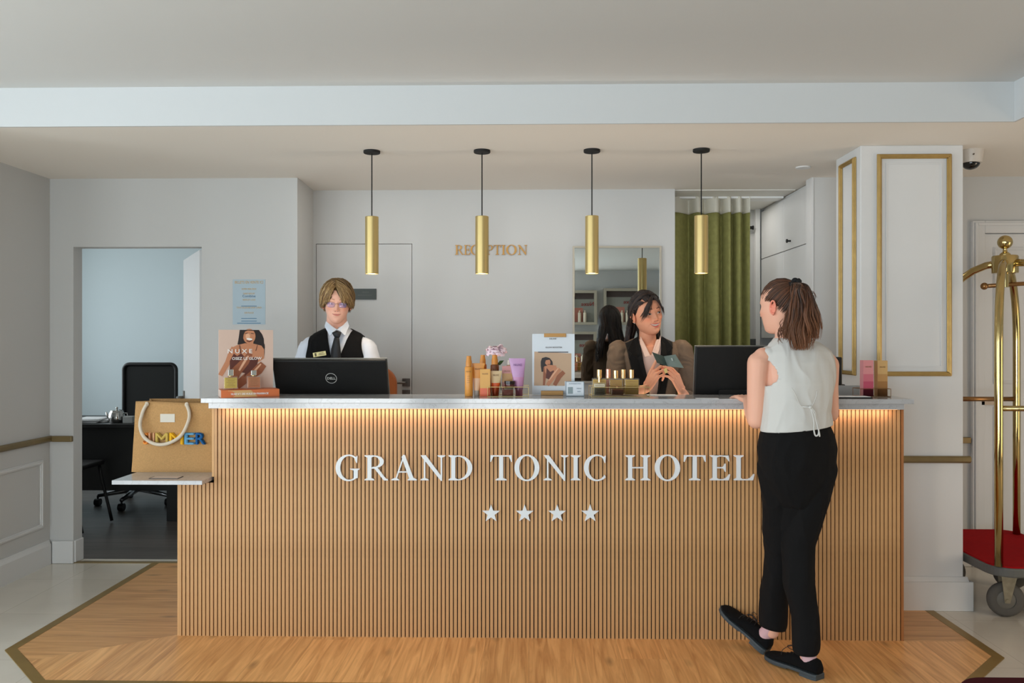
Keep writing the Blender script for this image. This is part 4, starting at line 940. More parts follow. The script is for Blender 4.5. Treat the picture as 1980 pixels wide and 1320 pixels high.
def carton(lab, u0, u1, vt, vb, y, bands, d_=.03, rz=0, txt='NUXE', grp='cartons on the counter', name='carton', inkc=None, yoff=0):
    x = WX((u0+u1)/2, y); w_ = px2m(u1-u0, y); H_ = WZ(vt,y)-WZ(vb,y); z0 = max(WZ(vb,y), ZT)-ZT
    t = thing(name, lab, 'box', (x, y, ZT+.0005+yoff), rz, grp)
    mb = MB(); n_ = len(bands)
    MB().box((-w_/2,-d_/2,0), (w_/2,d_/2,H_)).build('box', bands[-1][1], t, bev=.0006)
    for k, (f0, m_) in enumerate(bands):
        f1 = bands[k+1][0] if k+1 < n_ else 1
        MB().box((-w_/2+.0004,-d_/2-.0006,H_*f0+.0002), (w_/2-.0004,-d_/2-.0001,H_*f1-.0002)).build('front_print', m_, t)
    if txt: MB().text(txt, w_*.22, (0,-d_/2-.0012,H_*.80), align='CENTER').build('lettering', inkc or PRD, t)
    return t
carton('amber carton with an orange foot between the two cream tubes', 928.5, 948.3, 712, 764.5, .10, [(0,mat('bright_orange')),(.3,mat('amber_carton', (220,162,78), .4))], grp=None)
carton('dusky pink carton behind the dark cream jar', 971, 991, 708, 764.5, .175, [(0,mat('dusky_pink', (176,112,100), .4)),(.45,mat('pink_gold', (196,150,90), .4)),(.75,mat('rose_pink', (206,140,136), .4))], grp=None)
carton('tiny white-edged orange carton under the dark jar', 974, 992.5, 748.7, 765, .095, [(0,mat('cream_gloss')),(.14,mat('coral_print', (206,92,64), .4)),(.8,mat('brown_print', (96,50,40), .4)),(.9,mat('cream_gloss'))], txt=None, grp=None, d_=.036)
jx, jy, jz = WX(985.5,.095), .095, ZT+WZ(748.7,.095)-WZ(765,.095)+.0012
t = thing('cream_jar', 'dark glass cream jar standing on the tiny orange carton', 'jar', (jx, jy, jz))
MB().lathe((0,0,0), [(.001,0),(.022,0),(.0245,.003),(.0245,.016),(.022,.018),(.001,.018)], 28).build('jar_body', mat('jar_brown', (84,40,36), .12, coat=.6), t, smooth=True, auto=40)
MB().cyl((0,0,.0182), (0,0,.032), .0255, n=28).build('lid', mat('lid_dark', (34,20,20), .25), t, smooth=True, auto=35)
def wire_tray(lab, x0, x1, y0, y1, h_, r_=.0011, m_=BRASSL, glass=True):
    t = thing('glass_tray', lab, 'tray', ((x0+x1)/2, (y0+y1)/2, ZT+.0005)); z0, z1 = ZT+.0016, ZT+h_
    f = MB()
    for z_ in (z0, z1): f.tube([(x0,y0,z_),(x1,y0,z_),(x1,y1,z_),(x0,y1,z_)], r_, 6, closed=True)
    for a, b in ((x0,y0),(x1,y0),(x1,y1),(x0,y1)): f.cyl((a,b,z0), (a,b,z1), r_, n=6)
    f.build('wire_frame', m_, t, world=True)
    if glass:
        g_ = MB(); g_.box((x0,y0-.0003,z0), (x1,y0+.0003,z1))
        g_.build('glass_side', mat('thin_glass', (245,245,240), .02, trans=1, ior=1.02), t, world=True)
    return t
wire_tray('low glass tray with brass edges around the orange beauty products', WX(943,.068), WX(1022,.2), .066, .232, .046)
# flower
t = thing('flower', 'pale pink peony above the beauty products with green leaf stem', 'flower', (WX(962,.215)+.012, .228, ZT+.0005))
pe = MB(); rnd = random.Random(11); cf = Vector((WX(959,.228)-WX(962,.215)-.012, 0, WZ(680,.228)-ZT))
for k in range(70):
    a = rnd.uniform(0, 2*math.pi); el_ = rnd.uniform(-.25, 1.35); rr = .030+.012*rnd.random()
    n_ = Vector((math.cos(a)*math.cos(el_)*1.25, math.sin(a)*math.cos(el_)*1.1, math.sin(el_)*.85)).normalized(); c_ = cf+Vector((n_.x*rr*1.25, n_.y*rr*1.1, n_.z*rr*.95-.002))
    t1 = n_.cross(Vector((0,0,1))); t1 = t1.normalized() if t1.length > .01 else Vector((1,0,0)); t2 = n_.cross(t1)
    Mx = Matrix((t1, (t2*.6+n_*.8).normalized(), (n_*.6-t2*.8).normalized())).transposed()
    sz = .013+.006*rnd.random(); vs = []; fs = []
    for i in range(5):
        for j in range(5):
            x_ = (i/4-.5)*2; y_ = (j/4-.5)*2; s_ = sz*(1-.25*abs(y_))
            vs.append(c_+Mx @ Vector((x_*s_, y_*s_, -.35*sz*(x_*x_+y_*y_)+.12*sz*math.sin(5*x_+k))))
    for i in range(4):
        for j in range(4): q = i*5+j; fs.append((q,q+1,q+6,q+5))
    pe.add(vs, fs)
pe.ell(cf, (.034,.028,.020))
pe.build('petals', mat('petal_pink', (246,222,230), .7, sss=.0, var=.08, vscale=60), t, smooth=True, fix=False)
sm = MB(); sm.tube([cf+Vector((0,0,-.02)), cf+Vector((.008,0,-.06)), Vector((.006,0,.02))], .0025, 8)
sm.build('stem', mat('stem_green', (70,92,50), .6), t, smooth=True)
lf = MB()
for (dx_, dz_, a) in ((.024,-.052,20),(.034,-.04,50),(.012,-.058,-30)):
    b0_ = cf+Vector((.006,-.004,-.062)); e_ = b0_+Vector((dx_,-.008,dz_+.06)); d_ = (e_-b0_); s_ = d_.cross(Vector((0,1,0))).normalized()*.009
    lf.add([b0_, b0_+d_*.5+s_, e_, b0_+d_*.5-s_, b0_+d_*.5+Vector((0,-.004,0))], [(0,1,4),(1,2,4),(2,3,4),(3,0,4)])
lf.build('leaf', mat('leaf_green', (54,86,44), .5), t, fix=False)
t = thing('bud_vase', 'small clear glass vase holding the pink peony', 'vase', (WX(962,.215)+.018, .228, ZT+.0005))
MB().lathe((0,0,0), [(.001,0),(.017,0),(.02,.006),(.02,.045),(.011,.062),(.012,.078),(.0105,.078),(.0095,.062),(.018,.044),(.018,.008),(.001,.006)], 24).build('glass', mat('thick_glass'), t, smooth=True, auto=50)
# ---- white card display with portrait
yc_ = .205; a, b = W(1029,757,yc_), W(1111,645.5,yc_); cw, chh = b.x-a.x, b.z-a.z
t = thing('card_display', 'white counter card with a seated woman portrait held by a brass clip and foot', 'display', ((a.x+b.x)/2, yc_, ZT+.0005))
M0 = Matrix.Translation((-cw/2, -.0032, a.z-ZT)); z7 = lambda x, y: ((860+x/6.6-1029)/82*cw, (757-(640+y/6.6))/111.5*chh)
MB().box((-cw/2,-.003,.001), (cw/2,.003,b.z-ZT)).build('card', mat('card_white', (216,222,228), .5), t)
S7 = lambda L: [z7(*p) for p in L]; lp7 = lambda P, Rr: limbpoly([z7(*p) for p in P], [r/6.6/82*cw for r in Rr])
picture(t, 'portrait_print', M0, [PBG2, PHAIR, PSK, PSK2, PDRS, PSK3, PIN], [
 (0, S7([(1143,262),(1615,285),(1615,640),(1530,640),(1530,698),(1140,695)])),
 (6, S7([(1190,262),(1575,262),(1575,276),(1190,276)])),
 (1, S7([(1240,345),(1290,330),(1340,345),(1375,390),(1380,440),(1330,430),(1300,450),(1270,520),(1235,520),(1225,440),(1225,390)])),
 (3, lp7([(1290,460),(1275,560),(1265,690)], [30,20,12])),
 (2, S7([(1270,450),(1340,430),(1420,440),(1440,500),(1380,560),(1300,560),(1280,520)])),
 (4, S7([(1300,470),(1345,520),(1390,500),(1400,560),(1340,620),(1290,600)])),
 (3, lp7([(1520,520),(1460,580),(1400,690)], [26,30,24])),
 (2, lp7([(1465,480),(1400,560),(1310,690)], [28,32,22])),
 (5, lp7([(1450,470),(1390,545),(1330,630)], [6,9,6])),
 (2, elp(*z7(1312,393), 36/6.6/82*cw, 46/6.6/111.5*chh, a=20)),
 (1, S7([(1250,350),(1310,335),(1350,360),(1330,365),(1290,372),(1275,420),(1262,450),(1250,400)])),
 (3, S7([(1305,425),(1325,418),(1345,422),(1330,434)])),
], texts=[('NUXE', .0085, z7(1378,0)[0], z7(0,106)[1], PIN, 'CENTER', 1.5), ('GLOW BOOSTER', .0085, z7(1390,0)[0], z7(0,216)[1], PIN, 'CENTER', 1.25)])
CLIP = mat('clip_wood_brass', (164,122,70), .4, .5)
c0_, c1_ = W(1052,651.5,yc_-.01), W(1094.5,644.2,yc_-.01)
MB().box((c0_.x,yc_-.010,c0_.z), (c1_.x,yc_+.008,c1_.z)).build('clip', CLIP, t, world=True, bev=.001)
c0_, c1_ = W(1046,764,yc_-.03), W(1089,755.5,yc_-.03)
MB().box((c0_.x,yc_-.035,ZT+.0006), (c1_.x,yc_-.004,c1_.z)).build('foot', CLIP, t, world=True, bev=.001)
# ---- small framed sign (its code left out)
ys_ = .10; a, b = W(1094,764.5,ys_), W(1130,735.5,ys_); cw = b.x-a.x; chh = b.z-a.z
t = thing('small_sign', 'small glass-framed white sign with blue-grey print beside the perfume tray', 'sign', ((a.x+b.x)/2, ys_, ZT+.0005))
T_m = Matrix.Rotation(R(-12), 4, 'X')
mb = MB().obox(T_m, (-cw/2,-.002,.0), (cw/2,.002,chh)); mb.build('frame', mat('frame_bluegrey', (134,148,158), .3), t, bev=.0006)
mb = MB().obox(T_m, (-cw/2+.0035,-.0028,.0035), (cw/2-.0035,-.0021,chh-.0035)); mb.build('sheet', mat('card_white'), t)
mb = MB().obox(T_m, (-cw/2+.010,-.0034,.012), (-cw/2+.034,-.0029,.044)); mb.build('print_block', mat('print_bluegrey', (138,152,156), .5), t)
tx = MB()
for (tt, s_, x_, z_) in (('SCANNEZ-MOI', .0085, 0, chh-.014), ('MENU', .0085, .019, .034), ('BAR', .0085, .019, .020)):
    o = MB().text(tt, s_, (x_,-.0033,z_), align='CENTER'); tx.add([T_m @ Vector(p) for p in o.v], o.f)
tx.build('lettering', mat('print_bluegrey2', (110,130,150), .5), t)
MB().obox(Matrix.Translation((0,.04,0)) @ Matrix.Rotation(R(26),4,'X'), (-.012,-.001,.0), (.012,.001,.052)).build('easel_leg', mat('frame_bluegrey'), t)
# ---- perfume tray and bottles
GOLDCAP = mat('gold_cap', (206,176,124), .22, 1); PINKCAP = mat('rosegold_cap', (216,160,140), .22, 1)
wire_tray('brass wire tray full of gold-capped perfume oils near the receptionist\'s hands', WX(1143,.09), WX(1249,.2), .072, .235, .045)
specs = [(1144.5,1173,714,730,.135,(188,150,58),GOLDCAP,'amber oil bottle at the left rear of the brass wire tray',1158),
         (1166,1186,713,731,.20,(198,120,88),PINKCAP,'rosy oil bottle with rose-gold cap in the wire tray',1170.5),
         (1177,1204,715.5,731,.14,(170,126,40),GOLDCAP,'amber oil bottle in the middle of the brass wire tray',1191),
         (1194,1216,713.6,731,.20,(176,140,60),GOLDCAP,'oil bottle at the back of the wire tray right of the middle',1204.5),
         (1206.5,1235.5,714,730.5,.14,(178,140,46),GOLDCAP,'amber oil bottle at the right end of the wire tray',1221)]
for u0, u1, vt, vc, y_, lq, cp_, lab, uc in specs:
    hz = WZ(vc,y_)-ZT-.003; glass_bottle(lab, WX((u0+u1)/2,y_), y_, ZT+.0022, px2m(u1-u0,y_), .036, hz, px2m(9.6,y_), WZ(vt,y_)-ZT-.003-hz, lq, 'perfume oils in the wire tray', cp_, 0, PRD, 'perfume_bottle', True)
y_ = .093; hz = WZ(739,y_)-ZT-.003
glass_bottle('small pale bottle with thin gold cap at the tray\'s front left', WX(1159,y_), y_, ZT+.0022, px2m(24,y_), .028, hz, px2m(6,y_), px2m(13,y_), (214,204,176), None, GOLDCAP, 0, PRD, 'perfume_bottle', True)
y_ = .096; hz = WZ(749,y_)-ZT-.003
glass_bottle('low copper-coloured bottle lying in front of the amber oils', WX(1194,y_), y_, ZT+.0022, px2m(25,y_), .026, hz, .012, .006, (184,110,66), None, mat('copper_cap', (184,120,80), .3, .9), 0, None, 'perfume_bottle', True)
# ---- right end: two cartons in a brass frame
PK = [(0,mat('pink_a', (168,52,82), .45)),(.22,mat('pink_b', (184,76,100), .45)),(.42,mat('pink_c', (202,108,122), .45)),(.62,mat('pink_d', (214,140,142), .45))]
GD = [(0,mat('gold_a', (132,88,44), .45)),(.22,mat('gold_b', (156,110,60), .45)),(.42,mat('gold_c', (182,138,84), .45)),(.62,mat('gold_d', (200,162,106), .45))]
carton('tall pink perfume carton standing in the brass frame at the counter\'s right end', 1666, 1685.5, 697, 766, .10, PK, .04, name='perfume_carton', yoff=.0022)
carton('tall gold perfume carton standing in the brass frame at the counter\'s right end', 1693.5, 1712.5, 697, 765, .115, GD, .04, name='perfume_carton', yoff=.0022)
wire_tray('small dark brass wire frame round the pink and gold cartons', WX(1653,.14), WX(1721,.08), .072, .165, .039, .0013, mat('antique_brass'))
# booklet & papers
tag(MB().box((WX(1560,.02),-.02,ZT+.0005), (WX(1673,.06),.06,ZT+.006)).mi(1).box((WX(1562,.02),-.018,ZT+.0061), (WX(1671,.06),.058,ZT+.008)).build('booklet', [BLACK, WHITEP], org=(WX(1620,.02),.02,ZT)), 'flat dark booklet with white cover lying left of the boxed perfumes', 'booklet')
tag(MB().box((WX(1252,.15),.15,ZT+.0005), (WX(1310,.15),.23,ZT+.002)).build('paper_sheet', WHITEP, org=(WX(1280,.15),.19,ZT)), 'white sheet lying on the marble below the receptionist\'s hands', 'paper')
tag(MB().box((WX(1345,-.02),-.045,ZT+.0005), (WX(1388,-.02),-.01,ZT+.0015)).build('paper_slip', WHITEP, org=(WX(1366,-.02),-.03,ZT)), 'white slip at the counter edge in front of the right monitor', 'paper')
# card terminal / phone right of the guest
xt = WX(1619,.33); t = thing('desk_phone', 'black desk phone standing on the desk right of the guest', 'phone', (xt, .36, .7355))
MB().box((-.09,-.08,0), (.09,.10,.04)).box((-.02,.03,.04), (.03,.08,.30)).build('base', mat('phone_grey', (150,152,150), .4), t, bev=.006)
zt_ = WZ(690,.33,1619)-.7355; zb_ = WZ(735,.33,1619)-.7355
MB().box((-.012,-.04,zb_-.07), (.022,.02,zt_)).box((-.03,-.035,zb_-.07), (.04,.02,zb_-.02)).build('handset', BLACK, t, bev=.006)
tag(MB().box((xt-.1,.25,.7355), (xt+.08,.275,WZ(745,.26,1619))).build('file_holder', mat('phone_grey'), org=(xt,.26,.736)), 'grey upright file holder on the desk below the black phone', 'file holder')
# chair behind the blond receptionist
yo = 1.36; xr = WX(767.5,yo); zt_ = WZ(709,yo)
t = thing('leather_chair', 'orange-brown leather chair behind the black monitor and blond receptionist', 'chair', (xr-.23, yo, 0))
LEA = mat('tan_leather', (176,96,44), .45, bump=.1)
ring = rrect(-.23,.23,zt_-.5,zt_,.11,8)
MB().prism(ring, -.02, .025, 'xz').build('backrest', LEA, t, bev=.012, bseg=3)
MB().prism(rrect(-.22,.22,-.42,.0,.08,8), zt_-.56, zt_-.48, 'xy').build('seat', LEA, t, bev=.02, bseg=3)
for sx in (-1,1):
    for sy in (-.38,.0): MB().tube([(sx*.17,sy-.02,zt_-.56),(sx*.2,sy-.02+(.04 if sy==0 else -.02),0)], .013, 8).build('leg', BLACK, t, smooth=True)
# ================================================================= PEOPLE: TOOLS
def np_mesh(me):
    n = len(me.vertices); co = np.empty(n*3, 'f'); me.vertices.foreach_get('co', co); return co.reshape(-1,3).astype('d')
def set_co(me, co): me.vertices.foreach_set('co', co.astype('f').ravel()); me.update()
def blob(mb, vox=.005, smooth=6, fold=0, fscale=(14,14,6), seed=0, fmask=None):
    """fuse closed shapes into one continuous surface"""
    me = bpy.data.meshes.new('tmp'); me.from_pydata(mb.v, [], mb.f); me.update()
    bm = bmesh.new(); bm.from_mesh(me); bmesh.ops.recalc_face_normals(bm, faces=bm.faces); bm.to_mesh(me); bm.free()
    ob = bpy.data.objects.new('tmp', me); COL.objects.link(ob)
    m = ob.modifiers.new('r', 'REMESH'); m.mode = 'VOXEL'; m.voxel_size = vox
    if smooth: m = ob.modifiers.new('s', 'SMOOTH'); m.factor = .5; m.iterations = smooth
    dg = bpy.context.evaluated_depsgraph_get(); dg.update()
    out = bpy.data.meshes.new_from_object(ob.evaluated_get(dg)); bpy.data.objects.remove(ob); bpy.data.meshes.remove(me)
    if fold:
        co = np_mesh(out); n = len(co); no = np.empty(n*3, 'f'); out.vertices.foreach_get('normal', no); no = no.reshape(-1,3)
        S = Vector(fscale); d = np.empty(n)
        for i in range(n):
            p = Vector((co[i,0]*S.x+seed, co[i,1]*S.y, co[i,2]*S.z)); q = p+Vector((1,1,1))*1.2*noise.noise(p*.7)
            d[i] = 1-2*abs(noise.noise(q))**.8+.4*noise.noise(p*2.3)
        w = fmask(co) if fmask else 1
        set_co(out, co+no*(d*fold*w)[:,None])
    return out
def trim(me, f, vox):
    """keep f(p) < 0, with the border moved on to f = 0"""
    co = np_mesh(me); h = 1e-4
    for _ in range(2):
        v = f(co); g = np.stack([(f(co+np.eye(3)[k]*h)-v)/h for k in range(3)], 1); g2 = (g*g).sum(1)+1e-9
        s = np.abs(v)/np.sqrt(g2) < vox*1.0; co[s] -= (v[s]/g2[s])[:,None]*g[s]
    set_co(me, co); bm = bmesh.new(); bm.from_mesh(me); bm.verts.ensure_lookup_table()
    fv = f(co); kill = [F for F in bm.faces if max(fv[x.index] for x in F.verts) > vox*.3 or np.mean([fv[x.index] for x in F.verts]) > 0]
    bmesh.ops.delete(bm, geom=kill, context='FACES')
    bmesh.ops.remove_doubles(bm, verts=bm.verts, dist=vox*.5)
    bmesh.ops.delete(bm, geom=[F for F in bm.faces if F.calc_area() < vox*vox*.02], context='FACES_ONLY') if False else None
    near = set(v for v in bm.verts if v.is_boundary); inner = set(e.other_vert(v) for v in near for e in v.link_edges)-near
    nb_ = [(v, [e.other_vert(v) for e in v.link_edges if e.is_boundary]) for v in bm.verts if v.is_boundary]
    for _ in range(16):
        new = [(v, v.co*.5+sum((o.co for o in ns), Vector())*(.5/len(ns))) for v, ns in nb_ if len(ns) == 2]
        for v, c in new: v.co = c
    for _ in range(6):
        new = [(v, v.co*.5+sum((e.other_vert(v).co for e in v.link_edges), Vector())*(.5/len(v.link_edges))) for v in inner]
        for v, c in new: v.co = c
    bm.to_mesh(me); bm.free(); return me
def obj_from(me, name, m, parent, thick=0, off=1):
    me.materials.clear()
    for x in (m if isinstance(m, (list, tuple)) else [m]): me.materials.append(x)
    me.polygons.foreach_set('use_smooth', [True]*len(me.polygons)); me.name = name
    inv = parent.matrix_basis.inverted() if parent else Matrix.Identity(4); me.transform(inv)
    ob = bpy.data.objects.new(name, me); COL.objects.link(ob)
    if parent: ob.parent = parent
    if thick: s = ob.modifiers.new('s', 'SOLIDIFY'); s.thickness = thick; s.offset = off
    return ob
def paint(me, cols, name='col'):
    a = me.color_attributes.new(name, 'FLOAT_COLOR', 'POINT'); c = np.ones((len(me.vertices),4), 'f'); c[:,:3] = cols
    a.data.foreach_set('color', c.ravel())
def L3(c): return np.array(lin(c))
def caps(mb, P, Rr, n=14):
    """tapered limb with rounded joints"""
    for i in range(len(P)-1): mb.tube([P[i], P[i+1]], [Rr[i], Rr[i+1]], n)
    for p, r in zip(P, Rr): mb.ell(p, r, n=n, m=8)
    return mb
def loft(mb, secs, n=24):
    """secs: (centre, half width along ax, half depth, ax vector) horizontal-ish ellipses"""
    rs = []
    for c, a, b, ax in secs:
        c = Vector(c); ax = Vector(ax).normalized(); up = Vector((0,0,1)); dy = up.cross(ax)
        rs.append([c+ax*a*math.cos(2*math.pi*j/n)+dy*b*math.sin(2*math.pi*j/n) for j in range(n)])
    return mb.rings(rs)
HP = [(-.1195,.004,.030,.0),(-.1175,.018,.052,.008),(-.113,.029,.066,.015),(-.106,.037,.0755,.024),(-.096,.045,.0812,.033),(-.082,.053,.0845,.043),(-.066,.060,.0865,.056),(-.048,.066,.088,.070),(-.025,.0715,.088,.085),(0,.0745,.087,.095),(.025,.0755,.0885,.0985),(.05,.0735,.0845,.0965),(.072,.066,.0745,.087),(.092,.053,.058,.071),(.105,.038,.041,.052),(.113,.021,.022,.028),(.1155,.004,.004,.005)]
def face_d(x, z, P):
    ax = np.abs(x); g = lambda a, cx, cz, sx, sz: np.exp(-((a-cx)/sx)**2-((z-cz)/sz)**2)
    zm = P['mz']+P['k']*x*x; d = 0*x
    d = d+.0045*g(ax,.027,.021,.018,.007)-.0125*g(ax,.031,-.001,.0155,.0125)+.0085*g(ax,.031,-.0015,.0125,.0075)-.002*g(x,0,.012,.010,.010)
    s = np.clip((.014-z)/.048, 0, 1); h = P['nose']*(.12+.88*s**1.25); w = .0062+.0058*s
    fall = np.where(z < -.034, np.exp(-((z+.034)/.0050)**2), 1)*np.where(z > .014, np.exp(-((z-.014)/.012)**2), 1)
    d = d+h*np.exp(-(x/w)**2)*fall
    d = d+.0075*g(ax,.0125,-.0345,.0058,.006)-.004*g(ax,.0068,-.0405,.0034,.0024)
    zr = z-zm; mw = P['mw']; wm = np.clip(1-(ax/mw)**3, 0, 1); wl = np.clip(1-(ax/(mw*.8))**2, 0, 1)
    op = P['open']
    d = d+.0050*np.exp(-((zr-.0045-op*.4)/.0040)**2)*wm+.0062*np.exp(-((zr+.0055+op*.8)/.0048)**2)*wl
    d = d-(.0035+.25*op)*np.exp(-((zr+op*.2)/(.0016+op*.5))**2)*wm
    d = d+P['cheek']*g(ax,.043,-.024,.018,.016)+.004*g(ax,.052,-.012,.02,.016)
    nl = .018+(-.036-z)*.55; d = d-P['fold']*np.exp(-((ax-nl)/.0035)**2)*np.exp(-((z+.052)/.017)**2)
    d = d+.0055*g(x,0,-.099,.016,.012)-.0028*g(x,0,-.082,.018,.006)
    return d
def head_mesh(P, M, skin, lips, brow, iris, nl=250, nz=190, gaze=0, lid=.5):
    """head grid in local coordinates (origin between the ears at eye height, face towards -y) -> (verts, faces, colours)"""
    hp = np.array(HP); zs = np.interp(np.linspace(0,1,nz), [0,.05,.16,.80,.95,1], [-.1195,-.114,-.105,.045,.106,.1155])
    nf = int(nl*.68); th = np.concatenate([np.linspace(-math.pi, 0, nf, endpoint=False), np.linspace(0, math.pi, nl-nf, endpoint=False)])
    T, Z = np.meshgrid(th, zs); c, s = np.cos(T), np.sin(T)
    Wd = np.interp(Z, hp[:,0], hp[:,1])*P.get('wide',1); F = np.interp(Z, hp[:,0], hp[:,2]); B = np.interp(Z, hp[:,0], hp[:,3])
    from_s = lambda a: a
    e = 2/2.25
    cx = np.sign(c)*np.abs(c)**np.where(s < 0, e, 1); sy = np.sign(s)*np.abs(s)**np.where(s < 0, e, 1)
    X = Wd*cx; Y = np.where(s < 0, F*sy, B*sy)
    k = np.clip((-s-.12)/.45, 0, 1); k = k*k*(3-2*k)
    D = face_d(X, Z, P)*k; Y = Y-D
    # smooth rings a little
    for _ in range(2):
        Y[1:-1] = .5*Y[1:-1]+.25*(Y[:-2]+Y[2:]); 
    # colours
    col = np.tile(L3(skin), (nz*nl,1)).reshape(nz,nl,3); ax = np.abs(X); fr = (s < -.25)
    def mixc(mask, c2): 
        m = np.clip(mask,0,1)[...,None]*fr[...,None]; return col*(1-m)+np.array(c2)*m
    G = lambda a, cx_, cz, sx, sz: np.exp(-((a-cx_)/sx)**2-((Z-cz)/sz)**2)
    col = mixc(.55*G(ax,.043,-.028,.016,.013)+.4*G(X,0,-.034,.010,.008), L3(skin)*np.array([1.0,.66,.58]))
    zm = P['mz']+P['k']*X*X; zr = Z-zm; mw = P['mw']; op = P['open']; inm = np.clip(1-(ax/mw)**2.2, 0, 1)
    lt = P.get('lt',1); up = lt*(.0078*np.clip(1-(ax/mw)**1.8,0,1)); lo = lt*(.0095*np.clip(1-(ax/mw)**2,0,1))
    sm = lambda v: np.clip(v/.0012+.5, 0, 1)
    lipm = sm(up+op*.5*inm-zr)*sm(zr+lo+op*inm)*(ax < mw); col = mixc(lipm*.9, L3(lips))
    if op > 0:
        gap = sm(op*.55*inm-zr-.0002)*sm(zr+op*1.0*inm-.0006); col = mixc(gap, L3((70,28,26)))
        te = sm(op*.5*inm-zr-.0006)*sm(zr+op*.72*inm-.0006)*(ax < mw*.86); col = mixc(te, L3((236,228,214)))
    else: col = mixc(np.exp(-(zr/.0011)**2)*(ax < mw*.97)*.75, L3(lips)*.35)
    col = mixc(1.2*G(ax,.0068,-.0402,.0032,.0020), L3((70,30,26)))
    bz = .0245+.005*np.clip((ax-.014)/.02,0,1)-.006*np.clip((ax-.034)/.014,0,1); bt = .0034*np.clip((.050-ax)/.022,.25,1)
    col = mixc(np.clip(1.3-np.abs(Z-bz)/bt,0,1)*(ax > .013)*(ax < .050)*P.get('browk',.85), L3(brow))
    ez = -.001+.002*(ax-.031)/.014; q = np.clip(1-((ax-.031)/.0145)**2, 0, 1); hu = .0052*lid*2*q**.6; hl = .0042*(.4+.6*lid)*q**.7
    eye = sm(ez+hu-Z)*sm(Z-ez+hl)*(q > 0)
    if lid > .12:
        col = mixc(eye, L3((226,216,208)))
        xi = np.where(X > 0, .031+gaze, -.031+gaze); ir = np.sqrt((X-xi)**2+(Z-ez-.0008)**2)
        col = mixc(eye*np.clip((.0062-ir)/.0012+.5,0,1), L3(iris)); col = mixc(eye*np.clip((.0028-ir)/.001+.5,0,1), L3((10,8,8)))
    lash = np.exp(-((Z-ez-hu)/.0013)**2)*(q > .02); col = mixc(lash*.95, L3(P.get('lash',(30,20,18))))
    col = mixc(.35*np.exp(-((Z-ez+hl)/.0012)**2)*(q > .02), L3((110,60,50)))
    col = mixc(.35*np.exp(-((Z-ez-hu-.0045)/.0016)**2)*(q > .02), L3(skin)*.5)
    col = np.clip(col, 0, 1)
    V = np.stack([X,Y,Z],-1).reshape(-1,3); Mn = np.array(M)
    V = V @ Mn[:3,:3].T+Mn[:3,3]; fs = []
    idx = np.arange(nz*nl).reshape(nz,nl); a = idx[:-1]; b = np.roll(idx,-1,1)[:-1]; c_ = np.roll(idx,-1,1)[1:]; d_ = idx[1:]
    fs = np.stack([a,b,c_,d_],-1).reshape(-1,4).tolist(); fs.append(list(idx[0][::-1])); fs.append(list(idx[-1]))
    return V, fs, col.reshape(-1,3)
def ears(M, which=(-1,1), s=1.0):
    mb = MB()
    for sd in which:
        rr = Matrix.Rotation(R(-14*sd), 3, 'Z') @ Matrix.Rotation(R(-8), 3, 'X')
        o = Vector((sd*.0765, .010, -.010)); pts = []
        for k in range(15):
            t_ = R(-120+k*300/14); pts.append(o+rr @ Vector((sd*(.004+.004*math.sin(t_*.5+1)), -.015*math.cos(t_)*1.0, .031*math.sin(t_)*(1 if math.sin(t_) > 0 else .85)))*s)
        mb.tube([M @ p for p in pts], .0042*s, 8)
        mb.ell(M @ o, (.006*s,.012*s,.024*s), rot=(M.to_3x3() @ rr), n=14, m=10)
        mb.ell(M @ (o+Vector((0,-.006,-.026))), (.0045*s,.006*s,.007*s), n=10, m=6)
        mb.ell(M @ (o+Vector((sd*.002,-.012,-.002))), (.004*s,.005*s,.006*s), n=10, m=6)
    return mb
def skin_object(name, parts, head, skinmat, parent=None):
    """join grid head and fused limbs into one body mesh with colours"""
    V = []; F = []; C = []; o = 0
    for (v, f, c) in parts+[head]:
        V.append(np.asarray(v)); F += [[i+o for i in q] for q in f]; C.append(np.asarray(c) if np.ndim(c) == 2 else np.tile(np.asarray(c), (len(v),1))); o += len(v)
    V = np.concatenate(V); C = np.concatenate(C)
    me = bpy.data.meshes.new(name); me.from_pydata(V.tolist(), [], F); me.update()
    paint(me, C); return obj_from(me, name, skinmat, parent)
def mesh_parts(me, col): return (np_mesh(me), [list(p.vertices) for p in me.polygons], L3(col))
SKIN = mat('skin', (220,170,145), .48, spec=.35, sss=.08, attr='col')
# ---- hair made of many tapered locks
def lock(V, F, C, pts, w, col, flat=.45, n=5, tip=.15, base=.6):
    P = [Vector(p) for p in pts]; k = len(P); o = len(V); prev = None
    for i in range(k):
        t = (P[min(i+1,k-1)]-P[max(i-1,0)]); t = t.normalized() if t.length > 1e-9 else Vector((0,0,1))
        if prev is None: x = t.cross(Vector((.3,.2,.9))); x = x.normalized()
        else: x = (prev-t*prev.dot(t)); x = x.normalized() if x.length > 1e-6 else prev
        prev = x; y = t.cross(x); s = i/(k-1); r = w*(base+(1-base)*min(1, s*3.2))*(1-(1-tip)*max(0,(s-.55)/.45)**1.4)
        for j in range(n):
            a = 2*math.pi*j/n; V.append(P[i]+x*r*math.cos(a)+y*r*flat*math.sin(a)); C.append(col)
    for i in range(k-1):
        for j in range(n): F.append((o+i*n+j, o+i*n+(j+1) % n, o+(i+1)*n+(j+1) % n, o+(i+1)*n+j))
    F.append(tuple(o+j for j in reversed(range(n)))); F.append(tuple(o+(k-1)*n+j for j in range(n)))
def hair_object(V, F, C, name, parent, m):
    me = bpy.data.meshes.new(name); me.from_pydata([tuple(v) for v in V], [], F); me.update(); paint(me, np.array(C)); return obj_from(me, name, m, parent)
HAIRM = mat('hair', (60,40,30), .42, spec=.45, attr='col', bump=.35, bscale=900)
